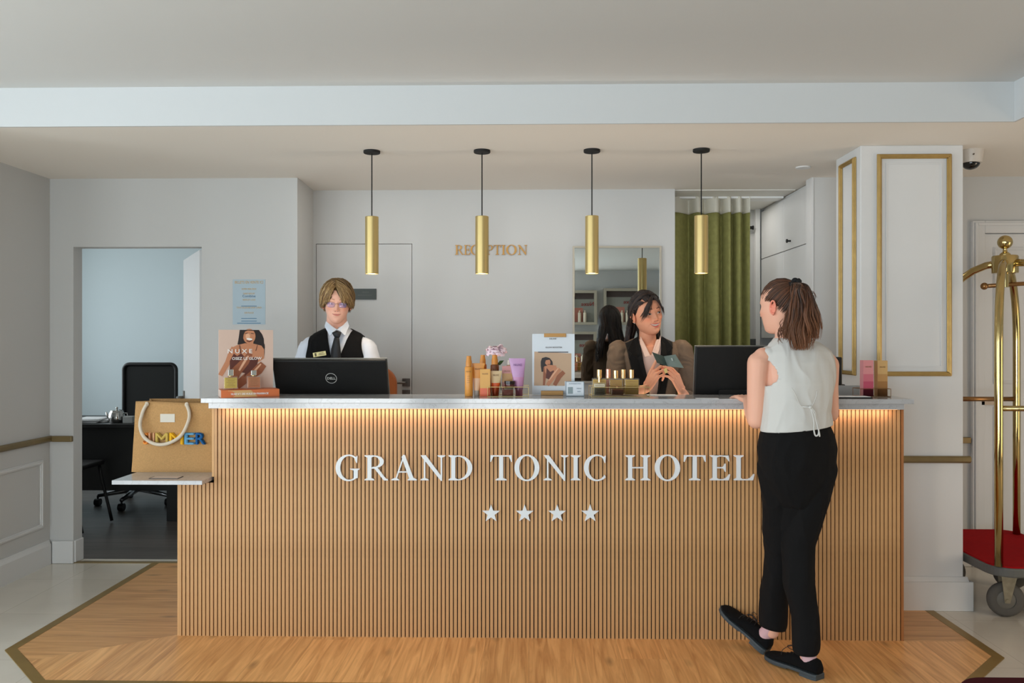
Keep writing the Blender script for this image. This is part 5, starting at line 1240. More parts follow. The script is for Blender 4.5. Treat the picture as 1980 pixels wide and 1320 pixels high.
def hand(mb, wrist, F, N, right=True, curls=((10,10,5),)*4, thumb=(.55,.65,.3), s=.95, spread=4, tcurl=(10,20)):
    F = Vector(F).normalized(); N = Vector(N); N = (N-F*N.dot(F)).normalized(); S = F.cross(N) if right else N.cross(F)
    wr = Vector(wrist); kn = [(.030,.092),(.010,.097),(-.010,.092),(-.028,.082)]
    ln = [(.044,.026,.020),(.049,.030,.021),(.045,.028,.020),(.035,.021,.018)]
    tips = []
    for k, (sx, ly) in enumerate(kn):
        K = wr+S*sx*s+F*ly*s; mb.tube([wr+S*sx*.55*s+F*.005, K], [.013*s,.0105*s], 10); mb.ell(K, .0105*s, n=10, m=6)
        spr = R(spread*(1.2-k)); d = (F*math.cos(spr)+S*math.sin(spr)).normalized(); ax = d.cross(N).normalized(); p = K; r = [.0092,.0083,.0075,.0064]
        if k == 3: r = [q*.88 for q in r]
        P = [p]; ang = 0
        for j in range(3):
            ang += curls[k][j]; dd = d*math.cos(R(ang))+N*math.sin(R(ang)); p = p+dd*ln[k][j]*s; P.append(p)
        caps(mb, P, [q*s for q in r], 10); tips.append(P[-1])
    mb.ell(wr+F*.05*s, (.036*s,.013*s,.045*s), rot=Matrix((S, N*-1 if False else N, F)).transposed(), n=16, m=10)
    B = wr+S*.020*s+F*.018*s; d = (F*thumb[0]+S*thumb[1]+N*thumb[2]).normalized(); P = [B]; p = B; ax = N
    for j, l in enumerate((.043,.034,.026)):
        if j: a = R(tcurl[j-1]); d = (d*math.cos(a)+(F*.6+N*.5-S*.5).normalized()*math.sin(a)).normalized()
        p = p+d*l*s; P.append(p)
    caps(mb, P, [.0145*s,.0105*s,.0095*s,.0075*s], 10); tips.append(P[-1])
    return tips
def shoe(root, H, T, side, pitch=0, lift=0, ankle=None, name='shoe', col=None, solec=None):
    """H heel point on the floor, T toe direction point, world coords; local x = toe direction"""
    H = Vector(H); d = Vector(T)-H; L_ = .275; yaw = math.atan2(d.y, d.x)
    M = Matrix.Translation(H) @ Matrix.Rotation(yaw,4,'Z') @ Matrix.Rotation(-R(pitch),4,'Y')
    secs = [(-.002,.024,.050,.055),(.012,.031,.030,.082),(.04,.0335,.026,.084),(.075,.033,.026,.078),(.105,.0345,.026,.080),(.135,.0385,.026,.072),(.165,.043,.026,.060),(.195,.046,.026,.050),(.225,.043,.026,.045),(.252,.033,.026,.040),(.268,.018,.028,.034)]
    rs = []
    for x, w_, z0_, z1_ in secs:
        z0_ = .024; ring = []
        for j in range(24):
            a = 2*math.pi*j/24; cs, sn = math.cos(a), math.sin(a)
            zz = (z0_+z1_)/2+(z1_-z0_)/2*math.copysign(abs(sn)**.8, sn); ww = w_*math.copysign(abs(cs)**.75, cs)*(1-.22*max(0,sn)**2); ring.append(M @ Vector((x, ww, zz)))
        rs.append(ring)
    up = MB().rings(rs)
    loft_ = [M @ Vector((.045,0,.06)), M @ Vector((.045,0,.098))]
    me = blob(up, .0032, 4); s_ = obj_from(me, name, mat('black_suede', (12,12,13), .95, spec=.2, bump=.4, bscale=500), root)
    out = [(x, w_+.003) for x, w_, _, _ in secs]; poly = [(x, w_) for x, w_ in out]+[(.276,0)]+[(x, -w_) for x, w_ in reversed(out)]
    so = MB(); 
    def slab(z0_, z1_, x0_=-1, x1_=1):
        q = [p for p in poly if x0_ <= p[0] <= x1_]; o = MB().prism(q, z0_, z1_, 'xy'); so.add([M @ Vector(p) for p in o.v], o.f)
    slab(.014,.0265); slab(.0,.0142,-1,.09); slab(.010,.0141,.12,1)
    sole = so.build('sole', mat('sole_grey', (58,66,70), .6), None, bev=.002); sole.parent = s_; sole.matrix_parent_inverse = Matrix.Identity(4)
    sole.data.transform(root.matrix_basis.inverted())
    lc_ = MB()
    for k in range(4):
        x = .098+.02*k; z = .086-.008*k; lc_.tube([M @ Vector((x,-.02,z-.006)), M @ Vector((x+.004,0,z+.002)), M @ Vector((x,.02,z-.006))], .0018, 6)
    for sg in (-1,1): lc_.tube(smooth_path([M @ Vector(p) for p in ((.10,0,.09),(.12,sg*.012,.108),(.145,sg*.02,.10),(.135,sg*.012,.088),(.10,0,.09))], 5), .0014, 6)
    lc_.tube(smooth_path([M @ Vector(p) for p in ((.10,0,.09),(.13,.014,.104),(.16,.03,.082),(.165,.036,.06))],5), .0014, 6)
    la = lc_.build('laces', BLACKM, None); la.parent = s_; la.data.transform(root.matrix_basis.inverted())
    return s_, M
# ================================================================= PERSON 1: blond receptionist in a waistcoat
def person_root(name, label, loc): return thing(name, label, 'person', loc)
def build_blond():
    y0 = .76; g = Vector((WX(652,y0), y0, 0))
    root = person_root('person', 'person with parted blond hair and glasses in black waistcoat and tie', tuple(g))
    skin = (238,180,154)
    hc = W(652, 584.5, y0-.005)
    M = Matrix.Translation(hc) @ Matrix.Rotation(R(12),4,'Z') @ Matrix.Rotation(R(2),4,'Y') @ Matrix.Rotation(R(9),4,'X') @ Matrix.Scale(.97,4)
    P = dict(mz=-.0605, k=7, mw=.0255, open=0, nose=.023, cheek=.0045, fold=.0018, lash=(96,66,54), browk=.6, wide=.97, lt=.6)
    H = head_mesh(P, M, skin, (206,126,114), (150,106,70), (90,96,110), lid=.16, gaze=.001)
    nb = W(652,645,y0+.015); B = MB()
    caps(B, [M @ Vector((0,.02,-.05)), M @ Vector((0,.018,-.095)), nb, nb-Vector((0,0,.06))], [.055,.056,.060,.064], 20)
    shL, shR = W(596,669,y0), W(709,669,y0)
    loft(B, [((g.x,y0,.90),.13,.09,(1,0,0)),((g.x,y0,1.05),.125,.085,(1,0,0)),((g.x,y0,1.2),.14,.09,(1,0,0)),((g.x,y0,1.33),.155,.09,(1,0,0)),((g.x,y0,1.41),.10,.06,(1,0,0))])
    eL = Vector((shL.x-.045,y0-.03,1.12)); eR = Vector((shR.x+.05,y0-.03,1.12)); wL = Vector((g.x-.13,y0-.30,.80)); wR = Vector((g.x+.12,y0-.30,.80))
    caps(B, [shL, eL, wL], [.034,.032,.024]); caps(B, [shR, eR, wR], [.034,.032,.024])
    for sx in (-1,1): caps(B, [Vector((g.x+sx*.09,y0,.92)), Vector((g.x+sx*.095,y0-.01,.50)), Vector((g.x+sx*.10,y0+.02,.09))], [.075,.05,.036])
    hand(B, wL, (.15,-1,-.12), (0,0,-1), True, ((22,30,18),)*4); hand(B, wR, (-.15,-1,-.12), (0,0,-1), False, ((22,30,18),)*4)
    bm_ = blob(B, .0042, 3)
    E = ears(M); em = blob(E, .0018, 2)
    body = skin_object('body', [mesh_parts(bm_, skin), mesh_parts(em, (226,150,126))], H, SKIN, root)
    # shirt
    SH_ = MB(); X = (1,0,0)
    loft(SH_, [((g.x,y0,.88),.155,.11,X),((g.x,y0,1.05),.145,.105,X),((g.x,y0,1.2),.165,.112,X),((g.x,y0+.003,1.32),.178,.112,X),((g.x,y0+.008,1.385),.165,.095,X),((g.x,y0+.012,1.425),.118,.075,X),((g.x,y0+.014,1.452),.062,.058,X)])
    caps(SH_, [shL+Vector((.02,0,.0)), shL+Vector((-.004,0,-.02)), eL+Vector((-.004,0,.04)), eL, wL+Vector((0,.04,.02))], [.050,.052,.050,.048,.034], 18)
    caps(SH_, [shR+Vector((-.02,0,.0)), shR+Vector((.004,0,-.02)), eR+Vector((.004,0,.04)), eR, wR+Vector((0,.04,.02))], [.050,.052,.050,.048,.034], 18)
    arm = lambda co: np.clip((np.abs(co[:,0]-g.x)-.13)/.04, .15, 1)
    me = blob(SH_, .0045, 6, fold=.0045, fscale=(16,16,9), seed=3, fmask=arm)
    f = lambda p: np.minimum(p[:,2]-(1.425+.0*p[:,0]), .065-np.sqrt((p[:,0]-g.x)**2+((p[:,1]-y0-.01)*1.0)**2)) if False else p[:,2]-1.456
    trim(me, lambda p: p[:,2]-1.450, .0045)
    SHM = mat('shirt_white', (206,210,218), .75, bump=.1, bscale=600)
    shirt = obj_from(me, 'shirt', SHM, root, .002)
    # collar: band and two wings
    C_ = MB(); cn = Vector((nb.x, nb.y-.002, 0))
    k = 28; V = []; 
    for zt_, rr in ((1.437,.066),(1.478,.056)):
        V.append([Vector((cn.x+rr*1.0*math.sin(a), cn.y-rr*.98*math.cos(a), zt_-.020*max(0,math.cos(a))**2)) for a in [R(20)+R(320)*i/k for i in range(k+1)]])
    vs = V[0]+V[1]; fs = [(i,i+1,k+1+i+1,k+1+i) for i in range(k)]; C_.add(vs, fs)
    band = C_.build('collar_band', SHM, root, world=True, smooth=True, fix=False); md = band.modifiers.new('s','SOLIDIFY'); md.thickness = .003
    for pts in (((630.5,621,.70),(628,631,.685),(638,649.5,.648),(645,641.5,.640),(651.5,637,.650),(640,629,.668)), ((671.5,620,.70),(675,630,.69),(667,648.5,.648),(658.5,641,.640),(651.8,637,.650),(663,629,.668))):
        q = [W(u,v,y) for u,v,y in pts]; mb = MB(); mb.add(q, [tuple(range(6))]); c_ = mb.build('collar_wing', SHM, root, world=True, fix=False); md = c_.modifiers.new('s','SOLIDIFY'); md.thickness = .004; md.offset = 0
    # waistcoat
    VM = MB(); o = .012
    loft(VM, [((g.x,y0,.90),.155+o,.11+o,X),((g.x,y0,1.05),.142+o,.105+o,X),((g.x,y0,1.2),.158+o,.112+o,X),((g.x,y0+.003,1.32),.17+o,.112+o,X),((g.x,y0+.008,1.385),.165+o,.095+o,X),((g.x,y0+.012,1.425),.118+o,.075+o,X),((g.x,y0+.014,1.452),.062+o,.058+o,X)])
    vm = blob(VM, .004, 6)
    zc = WZ(641,.65); xL, xR = WX(627,.65), WX(676,.65); zb_ = WZ(712,.645); xb = WX(646,.645)
    def fv(p):
        x, y, z = p[:,0], p[:,1], p[:,2]
        front = y < y0+.01
        t_ = np.clip((z-zb_)/(1.455-zb_), -1, 1.3); e1 = xb+(xL-xb)*t_; e2 = xb+.012+(xR-xb-.012)*t_
        vcut = np.where(front & (z > zb_-.02), np.minimum(x-e1, e2-x), -.1)
        vcut = np.minimum(vcut, z-zb_+.005)
        # neck hole behind
        nk = np.where(~front, .068-np.abs(x-g.x), -.1); nk = np.minimum(nk, z-1.43)
        # armholes
        ax = np.abs(x-g.x); hw = .147+.035*np.clip((1.37-z)/.14,0,1)**1.5+.03*np.clip((z-1.37)/.08,0,1)*0
        arm_ = np.where(z > 1.2, ax-hw, -.1)
        return np.maximum(np.maximum(vcut, nk), np.maximum(arm_, .93-z))
    trim(vm, fv, .004)
    obj_from(vm, 'waistcoat', mat('waistcoat_black', (14,13,13), .9, spec=.2, bump=.2, bscale=700), root, .003)
    # tie
    tm = mat('tie_black', (20,20,22), .6, bump=.3, bscale=400); ty = .628
    q = lambda u, v, y=ty: W(u, v, y)
    t_ = MB(); A = [q(641.5,643),q(651,638.5),q(659.5,642.5),q(656,652),q(652,654),q(647,652.5)]
    t_.add([p+Vector((0,0,0)) for p in A]+[p+Vector((0,.012,0)) for p in A]+[q(650.5,645,ty-.012)], [(i,(i+1)%6,12) for i in range(6)]+[(i,i+6,(i+1)%6+6,(i+1)%6) for i in range(6)])
    t_.build('tie_knot', tm, root, world=True, smooth=True)
    t_ = MB(); rows = [(652.5,647.3,655.5),(662,644.5,656.5),(675,641,658.3),(690,640,659.5),(705,640,660)]; vs = []
    for v, a, b in rows: 
        for u, dy in ((a,.004),((a+b)/2,-.006),(b,.004)): vs.append(q(u,v,ty+dy+.0))
    t_.add(vs, [(i*3+j,i*3+j+1,i*3+j+4,i*3+j+3) for i in range(4) for j in range(2)]); o_ = t_.build('tie', tm, root, world=True, smooth=True, fix=False); o_.modifiers.new('s','SOLIDIFY').thickness = .004
    a_, b_ = q(638.5,695.5,.612), q(658.5,692,.612); MB().obox(Matrix.Translation(a_) @ Matrix.Rotation(R(-5),4,'Y'), (0,-.003,0), ((b_-a_).length,.002,.007)).build('tie_clip', CHROME, root, world=True, bev=.001)
    a_ = q(606.5,690.5,.632); Mx = Matrix.Translation(a_) @ Matrix.Rotation(R(-9),4,'Y') @ Matrix.Rotation(R(-8),4,'Z'); s = 1/357
    bd = MB().obox(Matrix.Translation(a_) @ Matrix.Rotation(R(-9),4,'Y') @ Matrix.Rotation(R(-8),4,'Z'), (0,-.004,0), (26.5*s,0,8.6*s)).build('name_badge', mat('badge_gold', (206,190,134), .35, .5), root, world=True, bev=.0005)
    mb = MB().obox(Mx, (3.5*s,-.0048,1.2*s), (7*s,-.004,7.4*s)); 
    for k_, (x_, w_) in enumerate(((12,10),(11,13))): mb.obox(Mx, (x_*s,-.0046,(5.2-2.8*k_)*s), ((x_+w_)*s,-.004,(6.2-2.8*k_)*s))
    mb.build('badge_print', mat('badge_ink', (84,72,44), .6), root, world=True)
    # trousers and shoes (behind the counter)
    T_ = MB(); loft(T_, [((g.x,y0,.99),.15,.11,X),((g.x,y0,.90),.165,.12,X),((g.x,y0,.82),.165,.12,X)])
    for sx in (-1,1): caps(T_, [Vector((g.x+sx*.085,y0,.86)), Vector((g.x+sx*.095,y0-.01,.50)), Vector((g.x+sx*.10,y0+.02,.11))], [.09,.07,.062])
    obj_from(blob(T_, .007, 5, .004), 'trousers', mat('trouser_black', (13,13,13), .9, spec=.2), root)
    for sx in (-1,1): shoe(root, (g.x+sx*.10,y0+.085,0), (g.x+sx*.12,y0-.2,0), sx)
    # glasses
    G = MB(); R_ = lambda x, y, z: M @ Vector((x,y,z)); fr_ = []
    for sx in (-1,1):
        ring = [R_(sx*(.0325+.021*math.copysign(abs(math.cos(a))**.6, math.cos(a))), -.0985+.006*abs(math.cos(a)), -.004+.0145*math.copysign(abs(math.sin(a))**.7, math.sin(a))) for a in [2*math.pi*j/24 for j in range(24)]]
        G.tube(ring, .0005, 6, closed=True); G.tube([R_(sx*.054,-.093,.004), R_(sx*.076,-.06,.004), R_(sx*.080,.0,.0)], .0012, 6)
        l = MB(); l.add(ring+[R_(sx*.0325,-.0995,-.004)], [(j,(j+1)%24,24) for j in range(24)]); l.build('lens', mat('lens_glare', (150,140,215), .05, alpha=.30, coat=.5), root, world=True, fix=False)  # bluish glare on the glass is tinted into the lens colour
    G.tube([R_(-.0115,-.0985,.002), R_(0,-.1085,.005), R_(.0115,-.0985,.002)], .0009, 6)
    G.build('glasses_frame', mat('glasses_dark', (60,44,40), .4), root, world=True)
    # hair
    rnd = random.Random(5); V, F, C = [], [], []
    cols = [L3(c) for c in ((158,126,80),(138,106,64),(182,150,102),(112,82,50),(148,114,70))]
    ra = Vector((.098,.112,.136)); cc = Vector((0,.008,.0))
    def on(p, k=1.0):
        q_ = math.sqrt((p.x/ra.x)**2+(p.y/ra.y)**2+(p.z/ra.z)**2); return Vector((p.x/q_*k, p.y/q_*k, p.z/q_*k))
    for layer, kk, N_ in ((0,.88,240),(1,.95,420),(2,1.0,420)):
        for i in range(N_):
            ph = rnd.uniform(-180,180); side = 1 if ph > 0 else -1
            # angle measured from the front (-y); + = her/his left (image right)
            aph = abs(ph)
            if aph < 34 and side < 0: ph = -rnd.uniform(36,66); aph = abs(ph)
            if aph < 22: ph = rnd.uniform(25,62); aph = abs(ph); side = 1
            rt = rnd.uniform(0,1); root_p = Vector((-.012+rnd.uniform(-.004,.004), -.070+.11*rt, .11))
            if aph > 90: root_p = Vector((rnd.uniform(-.02,.01), rnd.uniform(.0,.05), .11))
            else: root_p.y = -.085+.10*rt*aph/90
            el = -.012+rnd.uniform(-.012,.012)-(.014 if aph > 60 else 0)-(.034 if aph > 120 else 0)
            if aph < 50: el = .012+rnd.uniform(-.018,.016)-(.012 if side > 0 else 0)
            r_ = R(ph); end = Vector((math.sin(r_)*.098, -math.cos(r_)*.11, el)); pts = []
            for j in range(10):
                t1 = j/9; p = root_p.lerp(end, t1**.9); bul = 1+.10*math.sin(math.pi*min(1,t1*1.3))*(.6+.4*rnd.random())
                if aph < 90: p.y = p.y-.012*math.sin(math.pi*t1)
                s_ = on(p, kk)*bul if layer else on(p, kk)
                s_.z = max(s_.z, el-.01) if False else s_.z
                pts.append(s_+cc)
            wv = rnd.uniform(0,6); pts = [q_+Vector((.0035*math.sin(wv+j*.8), .0025*math.cos(wv+j*.9), 0))*(j/9) for j, q_ in enumerate(pts)]
            pts[-1] = pts[-1]*.97+Vector((0,0,-.006*rnd.random()))
            w = rnd.uniform(.0022,.0052)*(1 if layer else 2.2)
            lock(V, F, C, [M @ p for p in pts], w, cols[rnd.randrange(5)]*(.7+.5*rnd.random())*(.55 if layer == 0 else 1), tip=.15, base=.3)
    # skull cap under the locks, keeps the scalp covered
    cap_ = MB(); cap_.ell(M @ Vector((0,.012,.036)), (.078,.092,.085), rot=M.to_3x3().normalized(), n=28, m=18)
    cm = blob(cap_, .004, 2)
    Mi = np.array(M.inverted()); 
    def fc(p): q_ = p @ Mi[:3,:3].T+Mi[:3,3]; return np.maximum((.052-.30*(q_[:,1]+.085))-q_[:,2], -1)
    trim(cm, fc, .004); v, f, c = mesh_parts(cm, (112,82,50)); o = len(V); V += [Vector(p) for p in v]; F += [tuple(i+o for i in q_) for q_ in f]; C += [c]*len(v)
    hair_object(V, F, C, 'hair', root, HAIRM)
build_blond()
# ================================================================= PERSON 2: smiling receptionist
def build_smiling():
    y0 = .67; g = Vector((WX(1256,y0), y0, 0)); X = (1,0,0)
    root = person_root('person', 'smiling dark-haired person in brown puff-sleeved blazer holding a green brochure', tuple(g))
    skin = (216,150,118); hc = W(1250, 606, y0+.01)
    M = Matrix.Translation(hc) @ Matrix.Rotation(R(22),4,'Z') @ Matrix.Rotation(R(-9),4,'Y') @ Matrix.Rotation(R(1),4,'X') @ Matrix.Scale(1.0,4)
    P = dict(mz=-.0625, k=10, mw=.0300, open=.0062, lt=.8, nose=.019, cheek=.0095, fold=.0028, lash=(24,14,12), browk=.9, wide=.97)
    H = head_mesh(P, M, skin, (186,84,80), (52,32,24), (58,34,22), lid=.52, gaze=.004)
    nb = W(1253,672,y0+.01); B = MB()
    caps(B, [M @ Vector((0,.015,-.05)), M @ Vector((0,.014,-.09)), nb, nb-Vector((0,0,.05))], [.046,.044,.050,.055], 20)
    shL, shR = W(1200,680,y0), W(1314,679,y0)
    loft(B, [((g.x,y0,.90),.14,.09,X),((g.x,y0,1.05),.11,.08,X),((g.x,y0,1.2),.125,.09,X),((g.x,y0,1.30),.13,.088,X),((g.x,y0,1.36),.09,.06,X)])
    eL = W(1192,776,.60); eR = W(1338,786,.60); wL = W(1251,750,.42); wR = W(1319,758,.41)
    caps(B, [shL, eL, wL], [.04,.034,.0235]); caps(B, [shR, eR, wR], [.04,.034,.0235])
    for sx in (-1,1): caps(B, [Vector((g.x+sx*.09,y0,.92)), Vector((g.x+sx*.095,y0-.01,.50)), Vector((g.x+sx*.10,y0+.02,.09))], [.075,.05,.036])
    bm_ = blob(B, .0042, 3)
    Hd = MB(); caps(Hd, [eL.lerp(wL,.8), wL], [.024,.022]); caps(Hd, [eR.lerp(wR,.8), wR], [.024,.022])
    hand(Hd, wL, (.46,-.12,.88), (.60,.72,-.30), True, ((2,6,5),(38,62,36),(46,66,38),(54,68,38)), thumb=(.85,.10,.50), s=.95, tcurl=(6,10), spread=3)
    hand(Hd, wR, (-.42,-.10,.90), (-.66,.72,-.2), False, ((26,26,14),(24,30,16),(26,34,18),(30,36,20)), thumb=(.6,.35,.65), s=.93, tcurl=(12,20), spread=2)
    hm = blob(Hd, .002, 3)
    em = blob(ears(M), .0018, 2)
    skin_object('body', [mesh_parts(bm_, skin), mesh_parts(hm, (224,156,122)), mesh_parts(em, (212,138,106))], H, SKIN, root)
    MB().ell(M @ Vector((-.079,.004,-.040)), .0036, n=12, m=8).build('earring', mat('pearl', (236,226,206), .25), root, world=True, smooth=True)
    # blouse
    Bl = MB(); loft(Bl, [((g.x,y0,.95),.125,.092,X),((g.x,y0,1.08),.12,.088,X),((g.x,y0,1.22),.135,.10,X),((g.x,y0,1.31),.14,.094,X),((g.x,y0+.005,1.36),.11,.072,X),((g.x,y0+.01,1.40),.064,.056,X)])
    bl = blob(Bl, .004, 4, .002); vx = WX(1258,.58); vz = WZ(689,.58)
    def fb(p):
        x, y, z = p[:,0], p[:,1], p[:,2]; hw = .036*np.clip((z-vz)/.09, -1, 1.3)
        return np.maximum(np.where(y < y0, np.minimum(hw-np.abs(x-vx), z-vz), -.1), z-1.392)
    trim(bl, fb, .004); BLM = mat('blouse_pink', (222,188,172), .6, bump=.1); obj_from(bl, 'blouse', BLM, root, .002)
    for pts in (((1238.5,650,.63),(1237,665,.60),(1247,690,.565),(1256.5,687,.562),(1249,672,.585),(1241,655,.62)), ((1277,648,.63),(1278,668,.60),(1270,688,.565),(1260,687,.562),(1268,672,.585),(1275,655,.62))):
        q = [W(u,v,y) for u,v,y in pts]; mb = MB(); mb.add(q, [tuple(range(6))]); c_ = mb.build('collar_wing', BLM, root, world=True, fix=False); md = c_.modifiers.new('s','SOLIDIFY'); md.thickness = .003; md.offset = 0
    # blazer
    Z_ = MB(); o = .014
    loft(Z_, [((g.x,y0,.86),.165,.125,X),((g.x,y0,1.0),.15,.12,X),((g.x,y0,1.08),.142,.115,X),((g.x,y0,1.22),.158,.125,X),((g.x,y0,1.31),.165,.115,X),((g.x,y0+.006,1.365),.15,.088,X),((g.x,y0+.01,1.395),.085,.07,X)])
    for sh, el, wr, sg in ((shL,eL,wL,-1),(shR,eR,wR,1)):
        Z_.ell(sh+Vector((sg*.006,0,.006)), (.058,.058,.050)); mid = sh.lerp(el,.45)+Vector((sg*.012,0,0))
        caps(Z_, [sh+Vector((sg*.006,0,-.012)), mid, el+Vector((sg*.0,0.0,.01)), el.lerp(wr,.50 if sg < 0 else .62)], [.060,.053,.048,.036], 18)
    zz = blob(Z_, .0042, 5, fold=.0060, fscale=(15,15,13), seed=8, fmask=lambda co: np.clip((np.abs(co[:,0]-g.x)-.115)/.04, .12, 1))
    zc0_ = 1.41; zl = WZ(760,.54); xl0, xl1 = WX(1235,.6), WX(1254.5,.54); xr0, xr1 = WX(1279,.6), WX(1272,.54)
    def fz(p):
        x, y, z = p[:,0], p[:,1], p[:,2]; t_ = np.clip((zc0_-z)/(zc0_-zl), -.2, 1.2)
        a = xl0+(xl1-xl0)*t_; b = xr0+(xr1-xr0)*t_
        # opening closes at the button
        cl = np.clip((zl-z)/.10, 0, 1); b = b-(b-a)*cl
        v = np.where(y < y0-.01, np.minimum(x-a, b-x), -.1); nk = np.where(y >= y0-.01, np.minimum(.062-np.abs(x-vx), z-1.375), -.1)
        return np.maximum(np.maximum(v, nk), np.maximum(z-1.405, .88-z))
    trim(zz, fz, .0042)
    co = np_mesh(zz); x, y, z = co.T; t_ = np.clip((1.40-z)/(1.40-zl), 0, 1)
    la = WX(1209,.58)+(WX(1232,.54)-WX(1209,.58))*t_
    rb = WX(1305,.58)-(WX(1305,.58)-WX(1288,.54))*t_
    lap = (y < y0-.02)*np.clip((x-la)/.005+.5,0,1)*np.clip((rb-x)/.005+.5,0,1)
    brown, blk = L3((98,82,68)), L3((13,12,12)); nn = np.array([noise.noise(Vector((a*260, b*60, c*260))) for a, b, c in co])
    cc_ = brown[None,:]*(1+.10*nn[:,None])*(1-lap[:,None])+blk[None,:]*lap[:,None]; paint(zz, np.clip(cc_,0,1))
    obj_from(zz, 'blazer', mat('blazer_cloth', (98,82,68), .8, spec=.2, attr='col', bump=.25, bscale=900), root, .004)
    # notched lapels lying on the front
    BK = mat('lapel_black', (15,14,14), .85, spec=.25, bump=.15, bscale=700)
    yf = lambda u, v: {0:0}.get(1, 0)
    for pts in ([(1234,650,.625),(1224,656,.612),(1214,676,.563),(1222,683,.556),(1216,692,.548),(1240,745,.536),(1256,762,.532),(1253,735,.534),(1243,695,.545),(1237,668,.585)],
                [(1279.5,650,.625),(1288,655,.612),(1301,672,.566),(1293,680,.558),(1300,689,.550),(1284,735,.537),(1274,760,.533),(1274,735,.534),(1277,695,.545),(1279,668,.585)]):
        q = [W(u,v,y) for u,v,y in pts]; cen = sum(q, Vector())/len(q)-Vector((0,.004,0)); mb = MB(); n_ = len(q); mb.add(q+[cen], [(i,(i+1)%n_,n_) for i in range(n_)])
        c_ = mb.build('lapel', BK, root, world=True, fix=False); md = c_.modifiers.new('s','SOLIDIFY'); md.thickness = .004; md.offset = 0
    # trousers / shoes
    T_ = MB(); loft(T_, [((g.x,y0,.99),.14,.10,X),((g.x,y0,.90),.16,.12,X),((g.x,y0,.82),.165,.12,X)])
    for sx in (-1,1): caps(T_, [Vector((g.x+sx*.085,y0,.86)), Vector((g.x+sx*.095,y0-.01,.50)), Vector((g.x+sx*.10,y0+.02,.11))], [.09,.07,.062])
    obj_from(blob(T_, .007, 5, .004), 'trousers', mat('trouser_black'), root)
    for sx in (-1,1): shoe(root, (g.x+sx*.10,y0+.085,0), (g.x+sx*.12,y0-.2,0), sx)
    # hair
    rnd = random.Random(9); V, F, C = [], [], []; cols = [L3(c) for c in ((34,24,22),(46,32,26),(28,20,19),(60,42,32),(40,28,24))]
    ra = Vector((.088,.108,.128))
    def on(p, k=1.0):
        q_ = math.sqrt((p.x/ra.x)**2+(p.y/ra.y)**2+(p.z/ra.z)**2); return Vector((p.x/q_*k, p.y/q_*k, p.z/q_*k))
    for i in range(430):                              # combed back and down
        ph = rnd.uniform(52,308) if i % 3 else rnd.choice((rnd.uniform(46,80), rnd.uniform(280,314))); r_ = R(ph); sd = 1 if ph < 180 else -1
        rp_ = Vector((rnd.uniform(-.012,.012), rnd.uniform(-.075,.03), .11)); end = Vector((math.sin(r_)*.088, -math.cos(r_)*.108, -.01))
        back = -math.cos(r_)
        if back < .1: end = Vector((math.sin(r_)*.088, .02, .0))
        kk = rnd.uniform(.90,1.02); pts = []
        for j in range(7):
            t1 = j/6; p = rp_.lerp(end, t1); pts.append(on(p, kk)+Vector((0,.006,.0)))
        pts = [M @ p for p in pts]; e = pts[-1]; ln = rnd.uniform(.20,.30); a = sd*rnd.uniform(.0,.03)
        right_img = math.sin(r_) > 0
        for j in range(1, 8):
            t1 = j/7; drop = Vector((e.x, e.y, e.z-ln*t1)); cen = Vector((g.x+(.004 if right_img else -.012), y0+.085, drop.z)); q_ = drop.lerp(cen, .18*t1)
            q_.x += (.055*t1*t1 if right_img else -.050*t1**1.3)+.006*math.sin(7*t1+i); q_.y = max(q_.y+.06*t1, y0+.055+.03*t1*rnd.random())
            if right_img: q_.z = max(q_.z, e.z-ln*t1)
            pts.append(q_)
        lock(V, F, C, pts, rnd.uniform(.005,.009), cols[rnd.randrange(5)]*(.75+.5*rnd.random()), tip=.3)
    for i in range(100):                               # fringe sweeping to both temples
        sd = -1 if i < 66 else 1; rp_ = Vector((.006+rnd.uniform(-.006,.006), -.080, .108)); s1 = rnd.uniform(.3,1)
        end = Vector((sd*((.038 if sd < 0 else .046)+(.036 if sd < 0 else .026)*s1), -.094+.05*s1**2, (-.012 if sd < 0 else .0)-.034*rnd.random()**2+.034*(1-s1))); pts = []
        for j in range(9):
            t1 = j/8; p = rp_.lerp(end, t1); p.y -= .014*math.sin(math.pi*t1); q_ = on(p, 1.0); 
            if p.z < .03: q_ = Vector((p.x*1.02, p.y-.006, p.z))
            pts.append(M @ q_)
        lock(V, F, C, pts, rnd.uniform(.0012,.0030), cols[rnd.randrange(5)]*(.9+.6*rnd.random()), tip=.08)
    for i in range(12):                               # flyaways at the crown
        a = rnd.uniform(-.03,.03); p0 = Vector((a, -.01, .120)); lock(V, F, C, [M @ (p0+Vector((0,.01*j,.006*j-.0018*j*j))) for j in range(5)], .0016, cols[1], tip=.2)
    cm = blob(MB().ell(M @ Vector((0,.014,.034)), (.080,.096,.090), rot=M.to_3x3().normalized(), n=28, m=18), .004, 2); Mi = np.array(M.inverted())
    def fc(p): q_ = p @ Mi[:3,:3].T+Mi[:3,3]; return (.060-.75*(q_[:,1]+.085))-q_[:,2]
    trim(cm, fc, .004)
    for i in range(420):                              # from the hairline back over the temples
        a = rnd.uniform(-1,1); r_ = R(a*88); hz = .078-.075*abs(a)**1.9; rp_ = Vector((math.sin(r_)*.080, -math.cos(r_)*.094, hz)); sd = 1 if a > 0 else -1
        end = Vector((sd*.078, .045, rnd.uniform(-.02,.03))) if abs(a) > .35 else Vector((sd*rnd.uniform(.02,.07), .06, .09)); pts = []
        for j in range(8):
            t1 = j/7; p = rp_.lerp(end, t1); p.z += .022*math.sin(math.pi*t1)*(1-abs(a)*.5); pts.append(M @ (on(p, rnd.uniform(.955,.965)+.03*math.sin(math.pi*t1))+Vector((0,.004,0))))
